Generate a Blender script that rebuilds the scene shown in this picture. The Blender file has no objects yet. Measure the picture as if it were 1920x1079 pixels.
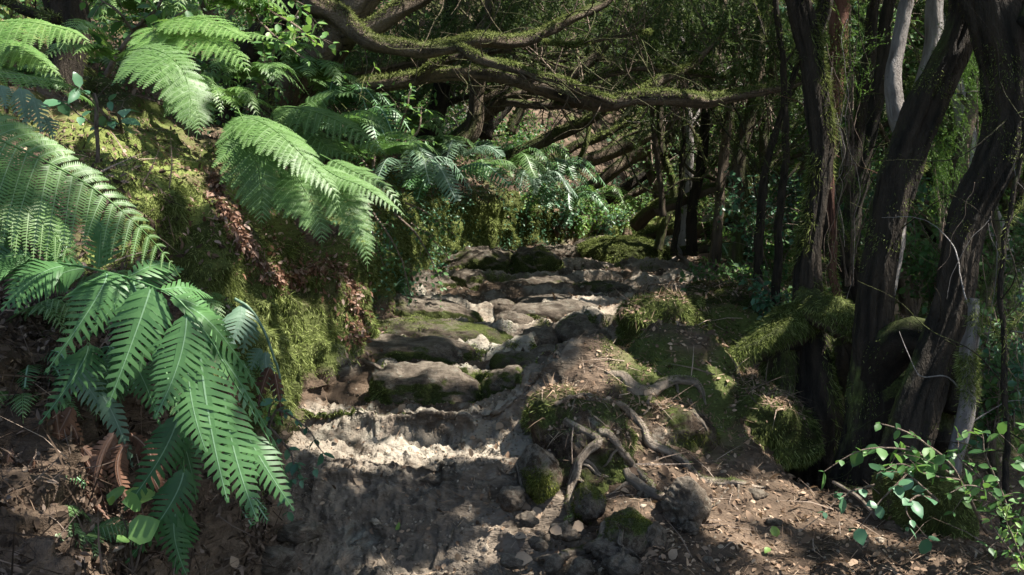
import bpy, math, random
import numpy as np
from mathutils import Vector

# ------------------------------------------------------------------ camera, sky, sun, exposure
R = math.radians
sc = bpy.context.scene
CAMZ = 1.31
FX = 1867.0            # focal length in photo pixels (photo 1920 wide)
HOR = 400.0            # horizon row
cam_d = bpy.data.cameras.new("camera")
cam_d.sensor_width = 36.0
cam_d.lens = FX / 1920 * 36.0
cam_d.shift_y = (HOR - 539.5) / 1920.0
cam_d.clip_start = 0.05
cam_d.clip_end = 500
cam = bpy.data.objects.new("camera", cam_d)
cam.location = (0, 0, CAMZ)
cam.rotation_euler = (R(90), 0, 0)
sc.collection.objects.link(cam)
sc.camera = cam

SUN_AZ, SUN_EL = 99.0, 57.0     # azimuth from +Y towards +X
SDIR = np.array([math.sin(R(SUN_AZ)) * math.cos(R(SUN_EL)), math.cos(R(SUN_AZ)) * math.cos(R(SUN_EL)), math.sin(R(SUN_EL))])
world = bpy.data.worlds.new("World")
sc.world = world
world.use_nodes = True
wn = world.node_tree
wn.nodes.clear()
wo = wn.nodes.new("ShaderNodeOutputWorld")
wb = wn.nodes.new("ShaderNodeBackground")
ws = wn.nodes.new("ShaderNodeTexSky")
ws.sky_type = 'NISHITA'
ws.sun_disc = False
ws.sun_elevation = R(SUN_EL)
ws.sun_rotation = R(SUN_AZ)
ws.air_density = 1.0
ws.dust_density = 1.5
wb.inputs[1].default_value = 0.095
wn.links.new(ws.outputs[0], wb.inputs[0])
wn.links.new(wb.outputs[0], wo.inputs[0])
sun_d = bpy.data.lights.new("sun", 'SUN')
sun_d.energy = 5.0
sun_d.angle = R(0.5)
sun_d.color = (1.0, 0.95, 0.87)
sun = bpy.data.objects.new("sun", sun_d)
sun.rotation_euler = Vector(SDIR).to_track_quat('Z', 'Y').to_euler()
sun.location = (5, 5, 12)
sc.collection.objects.link(sun)
sc.view_settings.view_transform = 'Standard'
sc.view_settings.look = 'None'
sc.view_settings.gamma = 1.0
sc.view_settings.exposure = 1.7
sc.cycles.max_bounces = 6
sc.cycles.diffuse_bounces = 3
sc.cycles.glossy_bounces = 2
sc.cycles.transmission_bounces = 3
sc.cycles.transparent_max_bounces = 6
sc.cycles.use_denoising = True
sc.cycles.sample_clamp_indirect = 4.0

# ------------------------------------------------------------------ numpy helpers
def P(px, py, d):
    """photo pixel (1920x1079) at depth d metres -> world point"""
    return np.array([(px - 960.0) * d / FX, d, CAMZ + (HOR - py) * d / FX])

def _hash(ix, iy, iz, seed):
    h = (ix.astype(np.int64) * 374761393 + iy.astype(np.int64) * 668265263 + iz.astype(np.int64) * 2147483647 + seed * 144665) & 0xffffffff
    h = ((h ^ (h >> 13)) * 1274126177) & 0xffffffff
    h = (h ^ (h >> 16)) & 0xffffffff
    return (h & 0xffffff) / float(0xffffff) * 2 - 1

def vn(p, seed=0):
    p = np.asarray(p, float)
    i = np.floor(p).astype(np.int64)
    f = p - i
    u = f * f * f * (f * (f * 6 - 15) + 10)
    r = 0
    for a in (0, 1):
        wa = u[:, 0] if a else 1 - u[:, 0]
        for b in (0, 1):
            wb_ = u[:, 1] if b else 1 - u[:, 1]
            for c in (0, 1):
                wc = u[:, 2] if c else 1 - u[:, 2]
                r = r + wa * wb_ * wc * _hash(i[:, 0] + a, i[:, 1] + b, i[:, 2] + c, seed)
    return r

def fbm(p, octv=4, seed=0, gain=0.5):
    p = np.asarray(p, float)
    a, s, t = 1.0, 0, 0
    for k in range(octv):
        s = s + a * vn(p + 17.3 * k, seed + k)
        t += a
        a *= gain
        p = p * 2.03
    return s / t

def ridged(p, octv=4, seed=0):
    p = np.asarray(p, float)
    a, s, t = 1.0, 0, 0
    for k in range(octv):
        s = s + a * (1 - np.abs(vn(p + 11.7 * k, seed + k)) * 2)
        t += a
        a *= 0.5
        p = p * 2.1
    return s / t

def nrm(v):
    v = np.asarray(v, float)
    return v / np.maximum(np.linalg.norm(v, axis=-1, keepdims=True), 1e-9)

def vnormals(V, quads):
    e1 = V[quads[:, 2]] - V[quads[:, 0]]
    e2 = V[quads[:, 3]] - V[quads[:, 1]] if quads.shape[1] == 4 else V[quads[:, 1]] - V[quads[:, 0]]
    n = np.cross(e1, e2) if quads.shape[1] == 4 else -np.cross(e1, e2)
    N = np.zeros_like(V)
    for k in range(quads.shape[1]):
        for a in range(3):
            N[:, a] += np.bincount(quads[:, k], n[:, a], minlength=len(V))
    return nrm(N)

def sstep(a, b, x):
    t = np.clip((x - a) / (b - a), 0, 1)
    return t * t * (3 - 2 * t)

def catmull(pts, n):
    """resample control rows (any width) by centripetal-ish Catmull-Rom to n rows"""
    pts = np.asarray(pts, float)
    if len(pts) == 2:
        t = np.linspace(0, 1, n)[:, None]
        return pts[0] * (1 - t) + pts[1] * t
    seg = np.linalg.norm(np.diff(pts[:, :3], axis=0), axis=1) + 1e-6
    cum = np.r_[0, np.cumsum(seg)]
    ext = np.vstack([2 * pts[0] - pts[1], pts, 2 * pts[-1] - pts[-2]])
    s = np.linspace(0, cum[-1], n)
    k = np.clip(np.searchsorted(cum, s, side='right') - 1, 0, len(pts) - 2)
    t = ((s - cum[k]) / seg[k])[:, None]
    p0, p1, p2, p3 = ext[k], ext[k + 1], ext[k + 2], ext[k + 3]
    return 0.5 * ((2 * p1) + (-p0 + p2) * t + (2 * p0 - 5 * p1 + 4 * p2 - p3) * t * t + (-p0 + 3 * p1 - 3 * p2 + p3) * t ** 3)

class MB:
    """collects vertices, faces and a per-vertex 'v' value"""
    def __init__(self):
        self.V, self.T, self.Q, self.A, self.MT, self.MQ = [], [], [], [], [], []
        self.n = 0
    def add(self, V, F=None, a=0.5, T=None, m=0):
        V = np.asarray(V, float).reshape(-1, 3)
        for A_, L, ML in ((F, self.Q, self.MQ), (T, self.T, self.MT)):
            if A_ is not None and len(A_):
                A_ = np.asarray(A_, np.int64)
                L.append(A_ + self.n)
                ML.append(np.full(len(A_), m, np.int32))
        self.V.append(V)
        self.A.append(np.broadcast_to(np.asarray(a, float), (len(V),)))
        self.n += len(V)
    def inst(self, tV, tT, pos, X, Y, Z, s, a, tQ=None, ta=None, m=0):
        """copies of a template: local x,y,z axes X,Y,Z (n,3), scale s (n,) or (n,3)"""
        n, k = len(pos), len(tV)
        if n == 0: return
        s = np.asarray(s, float)
        if s.ndim < 2: s = np.repeat(np.broadcast_to(s, (n,))[:, None], 3, 1)
        W = (pos[:, None, :] + tV[None, :, 0:1] * (X * s[:, 0:1])[:, None, :] + tV[None, :, 1:2] * (Y * s[:, 1:2])[:, None, :]
             + tV[None, :, 2:3] * (Z * s[:, 2:3])[:, None, :]).reshape(-1, 3)
        off = (np.arange(n) * k)[:, None, None]
        T = (np.asarray(tT)[None] + off).reshape(-1, 3) if tT is not None and len(tT) else None
        Q = (np.asarray(tQ)[None] + off).reshape(-1, 4) if tQ is not None and len(tQ) else None
        av = np.repeat(np.broadcast_to(np.asarray(a, float), (n,)), k)
        if ta is not None: av = np.clip(av + np.tile(ta, n), 0, 1)
        self.add(W, Q, av, T, m)
    def mesh(self, name, mats, smooth=True):
        V = np.vstack(self.V)
        if not np.isfinite(V).all(): print('NAN in', name); V = np.nan_to_num(V)
        Q = np.vstack(self.Q) if self.Q else np.zeros((0, 4), np.int64)
        T = np.vstack(self.T) if self.T else np.zeros((0, 3), np.int64)
        me = bpy.data.meshes.new(name)
        nf = len(Q) + len(T)
        me.vertices.add(len(V)); me.vertices.foreach_set("co", V.astype(np.float32).ravel())
        me.loops.add(len(Q) * 4 + len(T) * 3)
        me.loops.foreach_set("vertex_index", np.r_[Q.ravel(), T.ravel()].astype(np.int32))
        me.polygons.add(nf)
        st = np.r_[np.arange(len(Q)) * 4, len(Q) * 4 + np.arange(len(T)) * 3].astype(np.int32)
        me.polygons.foreach_set("loop_start", st)
        me.polygons.foreach_set("use_smooth", np.full(nf, smooth, bool))
        if not isinstance(mats, (list, tuple)): mats = [mats]
        for m in mats: me.materials.append(m)
        if len(mats) > 1:
            me.polygons.foreach_set("material_index", np.concatenate((self.MQ or [np.zeros(0, np.int32)]) + (self.MT or [np.zeros(0, np.int32)])).astype(np.int32))
        at = me.attributes.new("v", 'FLOAT', 'POINT')
        at.data.foreach_set("value", np.concatenate(self.A).astype(np.float32))
        me.update(calc_edges=True)
        return me
    def build(self, name, mats, parent=None, smooth=True):
        o = bpy.data.objects.new(name, self.mesh(name, mats, smooth))
        sc.collection.objects.link(o)
        if parent is not None: o.parent = parent
        return o

def tag(o, label=None, cat=None, group=None, kind=None):
    if label: o["label"] = label
    if cat: o["category"] = cat
    if group: o["group"] = group
    if kind: o["kind"] = kind
    return o

def empty(name, loc, label, cat, group=None):
    o = bpy.data.objects.new(name, None)
    o.empty_display_size = 0.1
    sc.collection.objects.link(o)
    tag(o, label, cat, group)
    o["_base"] = [float(x) for x in loc]
    return o

def settle(root):
    """move an empty to its base while its parts keep their world place"""
    b = Vector(root["_base"]); del root["_base"]
    root.location = b
# ------------------------------------------------------------------ materials
class NT:
    def __init__(self, name):
        self.m = bpy.data.materials.new(name); self.m.use_nodes = True
        self.t = self.m.node_tree; self.t.nodes.clear()
        self.out = self.t.nodes.new("ShaderNodeOutputMaterial")
    def n(self, kind, **kw):
        nd = self.t.nodes.new("ShaderNode" + kind)
        for k, v in kw.items(): setattr(nd, k, v)
        return nd
    def l(self, a, b): self.t.links.new(a, b)
    def attr(self, name): return self.n("Attribute", attribute_name=name).outputs["Fac"]
    def noise(self, scale, detail=4, rough=0.6, vec=None, dist=0.0):
        nd = self.n("TexNoise"); nd.inputs["Scale"].default_value = scale
        nd.inputs["Detail"].default_value = detail; nd.inputs["Roughness"].default_value = rough
        nd.inputs["Distortion"].default_value = dist
        if vec is not None: self.l(vec, nd.inputs["Vector"])
        return nd.outputs["Fac"]
    def pos(self, sx=1, sy=1, sz=1):
        g = self.n("NewGeometry"); mp = self.n("Mapping"); self.l(g.outputs["Position"], mp.inputs["Vector"])
        mp.inputs["Scale"].default_value = (sx, sy, sz); return mp.outputs[0]
    def ramp(self, fac, stops):
        r = self.n("ValToRGB"); e = r.color_ramp.elements
        while len(e) < len(stops): e.new(0.5)
        for k, (p, c) in enumerate(stops):
            e[k].position = p; e[k].color = (c[0], c[1], c[2], 1) if hasattr(c, '__len__') else (c, c, c, 1)
        self.l(fac, r.inputs[0]); return r.outputs[0]
    def mix(self, fac, a, b):
        m = self.n("Mix", data_type='RGBA')
        for v, i in ((fac, m.inputs[0]), (a, m.inputs[6]), (b, m.inputs[7])):
            if isinstance(v, (int, float)): i.default_value = v
            elif isinstance(v, tuple): i.default_value = (v[0], v[1], v[2], 1)
            else: self.l(v, i)
        return m.outputs[2]
    def math(self, op, a, b=0.0, c=None, clamp=False):
        m = self.n("Math", operation=op, use_clamp=clamp)
        for v, i in ((a, m.inputs[0]), (b, m.inputs[1]), (c, m.inputs[2])):
            if v is None: continue
            if isinstance(v, (int, float)): i.default_value = v
            else: self.l(v, i)
        return m.outputs[0]
    def bump(self, h, dist, strength=1.0, normal=None):
        b = self.n("Bump"); b.inputs["Strength"].default_value = strength; b.inputs["Distance"].default_value = dist
        self.l(h, b.inputs["Height"])
        if normal is not None: self.l(normal, b.inputs["Normal"])
        return b.outputs[0]
    def pbr(self, col, rough=0.8, normal=None, spec=0.3):
        p = self.n("BsdfPrincipled")
        for v, i in ((col, p.inputs["Base Color"]), (rough, p.inputs["Roughness"])):
            if isinstance(v, tuple): i.default_value = (v[0], v[1], v[2], 1)
            elif isinstance(v, (int, float)): i.default_value = v
            else: self.l(v, i)
        p.inputs["Specular IOR Level"].default_value = spec
        if normal is not None: self.l(normal, p.inputs["Normal"])
        return p.outputs[0]
    def done(self, sh):
        self.l(sh, self.out.inputs["Surface"]); return self.m

def leaf_mat(name, c0, c1, rough=0.45, trans=0.35, spec=0.4, tcol=None, c2=None):
    """leaf: colour runs c0..c1 along attribute v, light passes through"""
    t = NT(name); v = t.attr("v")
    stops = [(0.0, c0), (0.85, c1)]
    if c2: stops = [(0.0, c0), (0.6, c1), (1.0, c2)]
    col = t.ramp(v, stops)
    nz = t.noise(9, 3)
    col = t.mix(t.math('MULTIPLY', nz, 0.5), col, c0)
    pr = t.pbr(col, rough, None, spec)
    tr = t.n("BsdfTranslucent")
    tc = t.mix(0.5, col, tcol or tuple(min(1, x * 1.8) for x in c1))
    t.l(tc, tr.inputs["Color"])
    mx = t.n("MixShader"); mx.inputs[0].default_value = trans
    t.l(pr, mx.inputs[1]); t.l(tr.outputs[0], mx.inputs[2])
    return t.done(mx.outputs[0])

def moss_colour(t):
    a = t.noise(3.0, 3); b = t.noise(45, 3)
    c = t.mix(t.ramp(a, [(0.35, 0.0), (0.65, 1.0)]), (0.055, 0.07, 0.02), (0.175, 0.21, 0.056))
    return t.mix(t.ramp(b, [(0.3, 0.0), (0.7, 1.0)]), (0.04, 0.045, 0.012), c)

def ground_mat(name):
    """soil, worn stone and moss; the vertex values rock / moss say where each lies"""
    t = NT(name)
    n1 = t.noise(1.7, 5); n2 = t.noise(13, 10, 0.72); n3 = t.noise(95, 6, 0.75); n4 = t.noise(5.5, 8, 0.65, None, 0.6); n5 = t.noise(38, 8, 0.75, None, 0.8)
    soil = t.mix(t.ramp(n2, [(0.3, 0), (0.7, 1)]), (0.028, 0.019, 0.012), (0.105, 0.073, 0.049))
    soil = t.mix(t.ramp(n3, [(0.45, 0), (0.75, 1)]), soil, (0.20, 0.142, 0.098))
    rock = t.mix(t.ramp(n4, [(0.40, 0), (0.57, 1)]), (0.095, 0.072, 0.053), (0.25, 0.20, 0.152))
    rock = t.mix(t.ramp(n2, [(0.25, 1), (0.5, 0)]), rock, (0.075, 0.058, 0.045))
    rock = t.mix(t.ramp(t.noise(11, 8, 0.75, None, 0.5), [(0.56, 0), (0.64, 0.75)]), rock, (0.30, 0.305, 0.25))
    rock = t.mix(t.ramp(n5, [(0.38, 0.9), (0.5, 0)]), rock, (0.055, 0.042, 0.03))
    rock = t.mix(t.ramp(n3, [(0.55, 0), (0.72, 0.5)]), rock, (0.33, 0.27, 0.20))
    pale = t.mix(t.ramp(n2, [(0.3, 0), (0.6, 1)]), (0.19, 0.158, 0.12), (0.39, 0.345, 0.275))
    rock = t.mix(t.math('MULTIPLY', t.attr("pale"), t.ramp(n4, [(0.3, 0.35), (0.55, 1.0)])), rock, pale)  # worn clean stone, lightened further to strengthen the sun patches
    soil = t.mix(t.ramp(n5, [(0.36, 0.8), (0.5, 0)]), soil, (0.02, 0.013, 0.009))
    fr = t.math('ADD', t.attr("rock"), t.math('ADD', t.math('MULTIPLY', t.math('SUBTRACT', n2, 0.5), 0.9), t.math('MULTIPLY', t.math('SUBTRACT', n4, 0.5), 1.0)))
    col = t.mix(t.ramp(fr, [(0.42, 0), (0.6, 1)]), soil, rock)
    fm = t.math('ADD', t.attr("moss"), t.math('MULTIPLY', t.math('SUBTRACT', n4, 0.5), 1.1))
    fmr = t.ramp(fm, [(0.42, 0), (0.62, 1)])
    col = t.mix(fmr, col, moss_colour(t))
    h = t.math('ADD', t.math('MULTIPLY', n2, 1.3), t.math('MULTIPLY', n3, 0.5))
    h = t.math('ADD', h, t.math('MULTIPLY', n4, 1.2))
    h = t.math('ADD', h, t.math('MULTIPLY', n5, 0.9))
    nb = t.bump(h, 0.075, 1.0)
    nb = t.bump(t.noise(210, 6, 0.8), 0.006, 1.0, nb)
    return t.done(t.pbr(col, 0.9, nb, 0.2))

def moss_blade_mat(name, lo, hi, pale):
    t = NT(name); v = t.attr("v")
    col = t.ramp(v, [(0.0, lo), (0.6, hi), (1.0, pale)])
    col = t.mix(t.ramp(t.noise(2.6, 3), [(0.35, 0.0), (0.62, 1.0)]), t.mix(0.55, col, (0.03, 0.036, 0.01)), col)
    d = t.n("BsdfDiffuse"); tr = t.n("BsdfTranslucent"); mx = t.n("MixShader"); mx.inputs[0].default_value = 0.35
    t.l(col, d.inputs[0]); t.l(col, tr.inputs[0]); t.l(d.outputs[0], mx.inputs[1]); t.l(tr.outputs[0], mx.inputs[2])
    return t.done(mx.outputs[0])

def bark_mat(name, c0, c1, moss=0.4, pale=None, scale=1.0):
    t = NT(name)
    # long fibres: noise stretched along z, and a second one not stretched
    n1 = t.noise(26 * scale, 5, 0.65, t.pos(1, 1, 0.18), 0.3); n2 = t.noise(4 * scale, 4); n3 = t.noise(80 * scale, 4)
    v = t.attr("v")
    h = t.math('ADD', t.math('MULTIPLY', n1, 0.6), t.math('MULTIPLY', v, 0.6))
    col = t.mix(t.ramp(h, [(0.3, 0), (0.75, 1)]), c0, c1)
    if pale: col = t.mix(t.ramp(n2, [(0.55, 0), (0.65, 0.8)]), col, pale)
    if moss > 0:
        g = t.n("NewGeometry"); sx = t.n("SeparateXYZ"); t.l(g.outputs["Normal"], sx.inputs[0])
        f = t.math('ADD', t.math('MULTIPLY', sx.outputs[2], 0.45), t.math('ADD', n2, moss - 0.5))
        col = t.mix(t.ramp(f, [(0.5, 0), (0.68, 1)]), col, moss_colour(t))
    nb = t.bump(t.math('ADD', t.math('MULTIPLY', n1, 1.4), t.math('ADD', t.math('MULTIPLY', n3, 0.5), t.noise(30, 4, 0.7))), 0.035 / scale, 1.0)
    return t.done(t.pbr(col, 0.85, nb, 0.25))

M_GROUND = ground_mat("soil_stone_moss")
M_MOSS = moss_blade_mat("moss_strands", (0.055, 0.075, 0.02), (0.20, 0.245, 0.068), (0.45, 0.50, 0.20))
M_MOSSD = moss_blade_mat("moss_dark", (0.04, 0.048, 0.012), (0.13, 0.15, 0.03), (0.30, 0.31, 0.09))
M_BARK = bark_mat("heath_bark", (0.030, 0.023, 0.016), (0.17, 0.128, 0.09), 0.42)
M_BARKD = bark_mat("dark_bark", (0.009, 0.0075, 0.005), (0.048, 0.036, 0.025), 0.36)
M_BARKM = bark_mat("mossy_bark", (0.03, 0.022, 0.015), (0.12, 0.09, 0.06), 0.62)
M_BARKP = bark_mat("pale_bark", (0.17, 0.145, 0.13), (0.42, 0.38, 0.35), 0.12, (0.50, 0.47, 0.45))
M_ROOT = bark_mat("root_bark", (0.13, 0.10, 0.075), (0.44, 0.36, 0.28), 0.14)
M_TWIG = bark_mat("twig", (0.08, 0.055, 0.04), (0.34, 0.26, 0.20), 0.0)
M_FERN = leaf_mat("lacy_fern_blade", (0.04, 0.09, 0.025), (0.14, 0.25, 0.072), 0.45, 0.32, 0.3, (0.20, 0.42, 0.08), (0.30, 0.40, 0.22))
M_FERNB = leaf_mat("bright_fern_blade", (0.055, 0.125, 0.03), (0.17, 0.31, 0.075), 0.42, 0.38, 0.4, (0.30, 0.52, 0.08), (0.36, 0.46, 0.2))
M_CHAIN = leaf_mat("chain_fern_blade", (0.026, 0.08, 0.027), (0.10, 0.21, 0.068), 0.42, 0.28, 0.3, (0.16, 0.42, 0.08), (0.34, 0.50, 0.34))
M_BLUE = leaf_mat("bluish_fern_blade", (0.05, 0.10, 0.06), (0.17, 0.27, 0.17), 0.45, 0.25, 0.4, None, (0.36, 0.45, 0.36))
M_DEAD = leaf_mat("dead_fern_blade", (0.07, 0.036, 0.024), (0.21, 0.115, 0.075), 0.8, 0.15, 0.1, (0.3, 0.16, 0.08), (0.40, 0.30, 0.25))
M_DEADD = leaf_mat("shade_dark_leaflets", (0.025, 0.018, 0.013), (0.11, 0.075, 0.052), 0.85, 0.1, 0.1, (0.12, 0.08, 0.05), (0.26, 0.20, 0.16))  # dead leaf colour darkened to stand in for shade on the lower left slope
M_LITTER = leaf_mat("dead_leaf", (0.07, 0.045, 0.03), (0.28, 0.185, 0.12), 0.75, 0.15, 0.2, (0.3, 0.2, 0.1), (0.48, 0.36, 0.25))
M_LEAF = leaf_mat("broad_leaf", (0.03, 0.08, 0.028), (0.085, 0.18, 0.055), 0.45, 0.32, 0.3, (0.22, 0.42, 0.06), (0.20, 0.36, 0.09))
M_LEAFB = leaf_mat("bright_broad_leaf", (0.05, 0.13, 0.04), (0.145, 0.28, 0.085), 0.45, 0.36, 0.3, (0.3, 0.5, 0.07), (0.30, 0.42, 0.10))
M_LEAFF = leaf_mat("far_leaf", (0.03, 0.075, 0.028), (0.10, 0.19, 0.06), 0.6, 0.35, 0.25, (0.25, 0.42, 0.08), (0.24, 0.34, 0.12))
M_IVY = leaf_mat("bluish_broad_leaf", (0.03, 0.085, 0.045), (0.09, 0.20, 0.10), 0.36, 0.25, 0.4, None, (0.2, 0.34, 0.2))
M_HEATH = leaf_mat("heath_needles", (0.03, 0.05, 0.018), (0.10, 0.14, 0.045), 0.6, 0.3, 0.25, (0.16, 0.26, 0.05), (0.22, 0.20, 0.11))
M_HEATHB = leaf_mat("fresh_heath_needles", (0.03, 0.07, 0.015), (0.09, 0.17, 0.035), 0.5, 0.35, 0.3, (0.18, 0.34, 0.05), (0.22, 0.3, 0.08))
M_GRIT = bark_mat("grit_stone", (0.07, 0.055, 0.04), (0.34, 0.28, 0.21), 0.0)
# ------------------------------------------------------------------ the ground
YS = np.array([1.0, 2.2, 3.0, 3.6, 4.2, 4.9, 5.5, 6.3, 7.5, 9.0, 10.5, 12.0, 13.5, 16, 20, 30, 60])
footx = np.array([-.7, -.75, -.85, -.93, -1.0, -1.13, -.83, -.83, -.86, -.77, -.62, -.15, .45, 1.6, 3.6, 9, 25])
lipx = np.array([-1.2, -1.3, -1.42, -1.5, -1.5, -1.31, -.97, -.93, -.95, -.88, -.55, -.08, .48, 1.4, 3.2, 8.4, 24])
lipz = np.array([.3, .35, .45, .75, 1.18, 1.11, .95, 1.0, 1.15, 1.42, 1.42, 1.34, 1.3, 1.42, 1.7, 3.4, 14.3])
pathR = np.array([.1, .05, .05, .06, .05, .07, .15, .69, .88, 1.6, 1.74, 1.5, 1.7, 3.0, 5.2, 10.5, 27])
r2x = np.array([1.8, 1.85, 1.95, 1.95, 1.75, 1.45, 1.45, 1.7, 2.2, 2.8, 3.0, 3.0, 3.5, 5, 7.5, 13, 30])
r2z = np.array([0, 0, 0, .02, .0, -.02, .05, .3, .45, .6, .7, .75, .8, .8, .9, 3, 14])
r3z = np.array([-.7, -.7, -.6, -.6, -.6, -.5, -.4, -.1, .1, .3, .4, .5, .6, .7, .9, 3, 14.])
r4z = np.array([-1.3, -1.3, -1.3, -1.3, -1.3, -1.2, -1.1, -.9, -.7, -.4, -.1, .2, .5, 1.0, 1.6, 3.8, 15])
r5z = np.array([1, 1, 1, 1, 1, 1, 1.5, 2, 2.5, 3, 4, 5, 6, 7, 9, 12, 18.])
RIS = [(4.71, .268, .385), (5.36, .34, .46), (6.0, .42, .535), (6.55, .49, .605), (7.15, .555, .66), (7.85, .61, .715), (8.75, .66, .77), (9.8, .72, .815), (10.9, .775, .85)]
PZ = [[1, -.1], [2.2, -.06], [3.0, -.02], [3.6, .0], [3.93, .045], [4.02, .11], [4.14, .24], [4.20, .28], [4.3, .285]]
for yr, za, zb in RIS: PZ += [[yr - .06, za], [yr, za + .012], [yr + .035, zb - .02], [yr + .07, zb], [yr + .2, zb - .01]]
PZ = np.array(PZ + [[12, .82], [13.5, .84], [16, .80], [20, .9], [30, 2.9], [60, 14]])
def zpath(y): return np.interp(y, PZ[:, 0], PZ[:, 1])
def sect(y):
    """knots (x,z) of the cross-sections at depths y -> arrays (n,15)"""
    y = np.atleast_1d(y)
    g = lambda a: np.interp(y, YS, a)
    fx, lx, lz, pr, x2 = g(footx), g(lipx), g(lipz), g(pathR), g(r2x)
    zp = zpath(y); zsm = zpath(y - .15) * .5 + zpath(y + .15) * .5
    X = [lx - 24, lx - 9, lx - 2.2, lx - .55, lx, fx * .6 + lx * .4 - .04, fx, fx + .14, fx * .5 + pr * .5, pr, pr + .5, x2, x2 + 1.0, x2 + 5, x2 + 32]
    Z = [lz + 11, lz + 5.2, lz + 1.35, lz + .42, lz, zsm * .55 + lz * .45, zsm + .03, zp, zp, zp, zsm * .6 + g(r2z) * .4 + .02, g(r2z), g(r3z), g(r4z), g(r5z)]
    return np.stack(X, 1), np.stack(Z, 1)
def gz(x, y):
    """smooth ground height"""
    X, Z = sect(y)
    return float(np.interp(x, X[0], Z[0]))
def hit(px, py, d0=1.8, d1=50):
    d = d0
    while d < d1:
        p = P(px, py, d)
        if p[2] <= gz(p[0], d): return p
        d += 0.03 + d * 0.003
    return P(px, py, d1)

LUMPS = [(.32, 4.85, .30, .38, .28), (.72, 5.0, .45, .45, .22), (1.08, 5.35, .42, .45, .36), (.75, 5.6, .4, .4, .06), (1.25, 6.1, .5, .5, .08), (.95, 6.75, .45, .45, .06), (1.55, 7.4, .6, .6, .12), (1.62, 5.05, .28, .40, -.38), (1.75, 5.3, .35, .35, -.2)]
def lumps(x, y):
    z = 0
    for a, b, rx, ry, h in LUMPS: z = z + h * np.exp(-(((x - a) / rx) ** 2 + ((y - b) / ry) ** 2) ** 1.5)
    return z
_gz0 = gz
def gz(x, y): return _gz0(x, y) + float(lumps(x, y))
ys = [1.3]
while ys[-1] < 60: ys.append(ys[-1] + (.0062 if 3.9 < ys[-1] < 4.35 else .0085 if 3.4 < ys[-1] < 5.2 else max(0.011, 0.0042 * ys[-1])) * (1 if ys[-1] < 22 else 3))
ys = np.array(ys)
segn = [16, 36, 70, 40, 56, 60, 14, 72, 72, 50, 70, 44, 36, 14]
U = np.concatenate([k + np.arange(n) / n for k, n in enumerate(segn)] + [np.array([14.0])])
nx, ny = len(U), len(ys)
kk = np.clip(U.astype(int), 0, 13); tt = U - kk
# step edges wander: look the profile up at a depth shifted by noise in x
gx, gy = np.meshgrid(U, ys)
X0, Z0 = sect(ys)
Gx = X0[:, kk] * (1 - tt) + X0[:, kk + 1] * tt
Gz = Z0[:, kk] * (1 - tt) + Z0[:, kk + 1] * tt
Gy = gy.copy()
pn = np.stack([Gx.ravel() * 1.3, Gy.ravel() * .25, np.zeros(Gx.size)], 1)
shift = (fbm(pn, 3, 5).reshape(Gx.shape) * .30 * sstep(4.9, 5.6, Gy) + fbm(pn, 1, 5).reshape(Gx.shape) * .13 * sstep(5.6, 4.9, Gy)) + .10 * ((Gx + .45) / .6) ** 2 * (np.abs(Gx + .45) < 1.5)
onpath = sstep(5.9, 7.0, U)[None, :] * (1 - sstep(9.0, 10.0, U))[None, :]
fade = sstep(14.5, 12.5, Gy) * onpath * sstep(3.4, 3.9, Gy)
Gz += (zpath(Gy - shift) - zpath(Gy)) * fade
Gz += lumps(Gx, Gy)
# soften the knots across
for _ in range(4):
    Gz[:, 1:-1] = Gz[:, 1:-1] * .5 + (Gz[:, :-2] + Gz[:, 2:]) * .25
    Gx[:, 1:-1] = Gx[:, 1:-1] * .5 + (Gx[:, :-2] + Gx[:, 2:]) * .25
V = np.stack([Gx.ravel(), Gy.ravel(), Gz.ravel()], 1)
ysh = (Gy - shift).ravel(); LIP = 0
for yr, za, zb in RIS + [(4.17, 0, 0)]: LIP = np.maximum(LIP, np.exp(-((ysh - yr - .10) / .09) ** 2))
ii = np.arange(ny * nx).reshape(ny, nx)
Qd = np.stack([ii[:-1, :-1], ii[:-1, 1:], ii[1:, 1:], ii[1:, :-1]], -1).reshape(-1, 4)
N = vnormals(V, Qd)
Uf = np.tile(U, ny); Yf = V[:, 1].copy()
wall = sstep(3.3, 4.2, Uf) * (1 - sstep(5.9, 6.3, Uf))
pathm = onpath.repeat(ny, 0).ravel()
left = (1 - sstep(3.6, 4.3, Uf))
right = sstep(9.2, 10.2, Uf)
far = sstep(14, 25, Yf)
d_ = wall * (fbm(V * np.array([2.2, 2.2, 1.0]), 4, 21) * .26 + fbm(V * np.array([9, 9, 3.0]), 3, 22) * .10 + (ridged(V * np.array([6, 6, 1.6]), 3, 25) - .45) * .07)
d_ += left * (fbm(V * 1.6, 4, 23) * .22 + fbm(V * 7, 3, 24) * .07) + (wall + left) * np.exp(-(((V[:, 0] + 1.45) / .55) ** 2 + ((Yf - 4.75) / .8) ** 2)) * .14
rk = ridged(V * np.array([3.0, 4.5, 4.0]), 4, 31)
d_ += pathm * ((.020 + .035 * sstep(4.9, 5.5, Yf)) * sstep(-.07, .07, fbm(V * np.array([1.8, 3.2, 2]), 3, 81)) + .028 * sstep(-.06, .06, fbm(V * np.array([5, 7, 5]), 2, 82)) - .065 + fbm(V * 34, 4, 84) * (.008 + .008 * sstep(5.2, 4.6, Yf)) + (ridged(V * 19, 3, 85) - .4) * .016 + (ridged(V * np.array([7, 9, 9]), 3, 86) - .4) * .012 * sstep(5.2, 4.6, Yf) +fbm(V * np.array([1.6, 2.6, 2]), 3, 30) * (.022 + .025 * sstep(4.9, 5.5, Yf)) + (rk - .4) * .055 + fbm(V * 16, 4, 33) * .010 + (ridged(V * 38, 3, 87) - .4) * .010)
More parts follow.
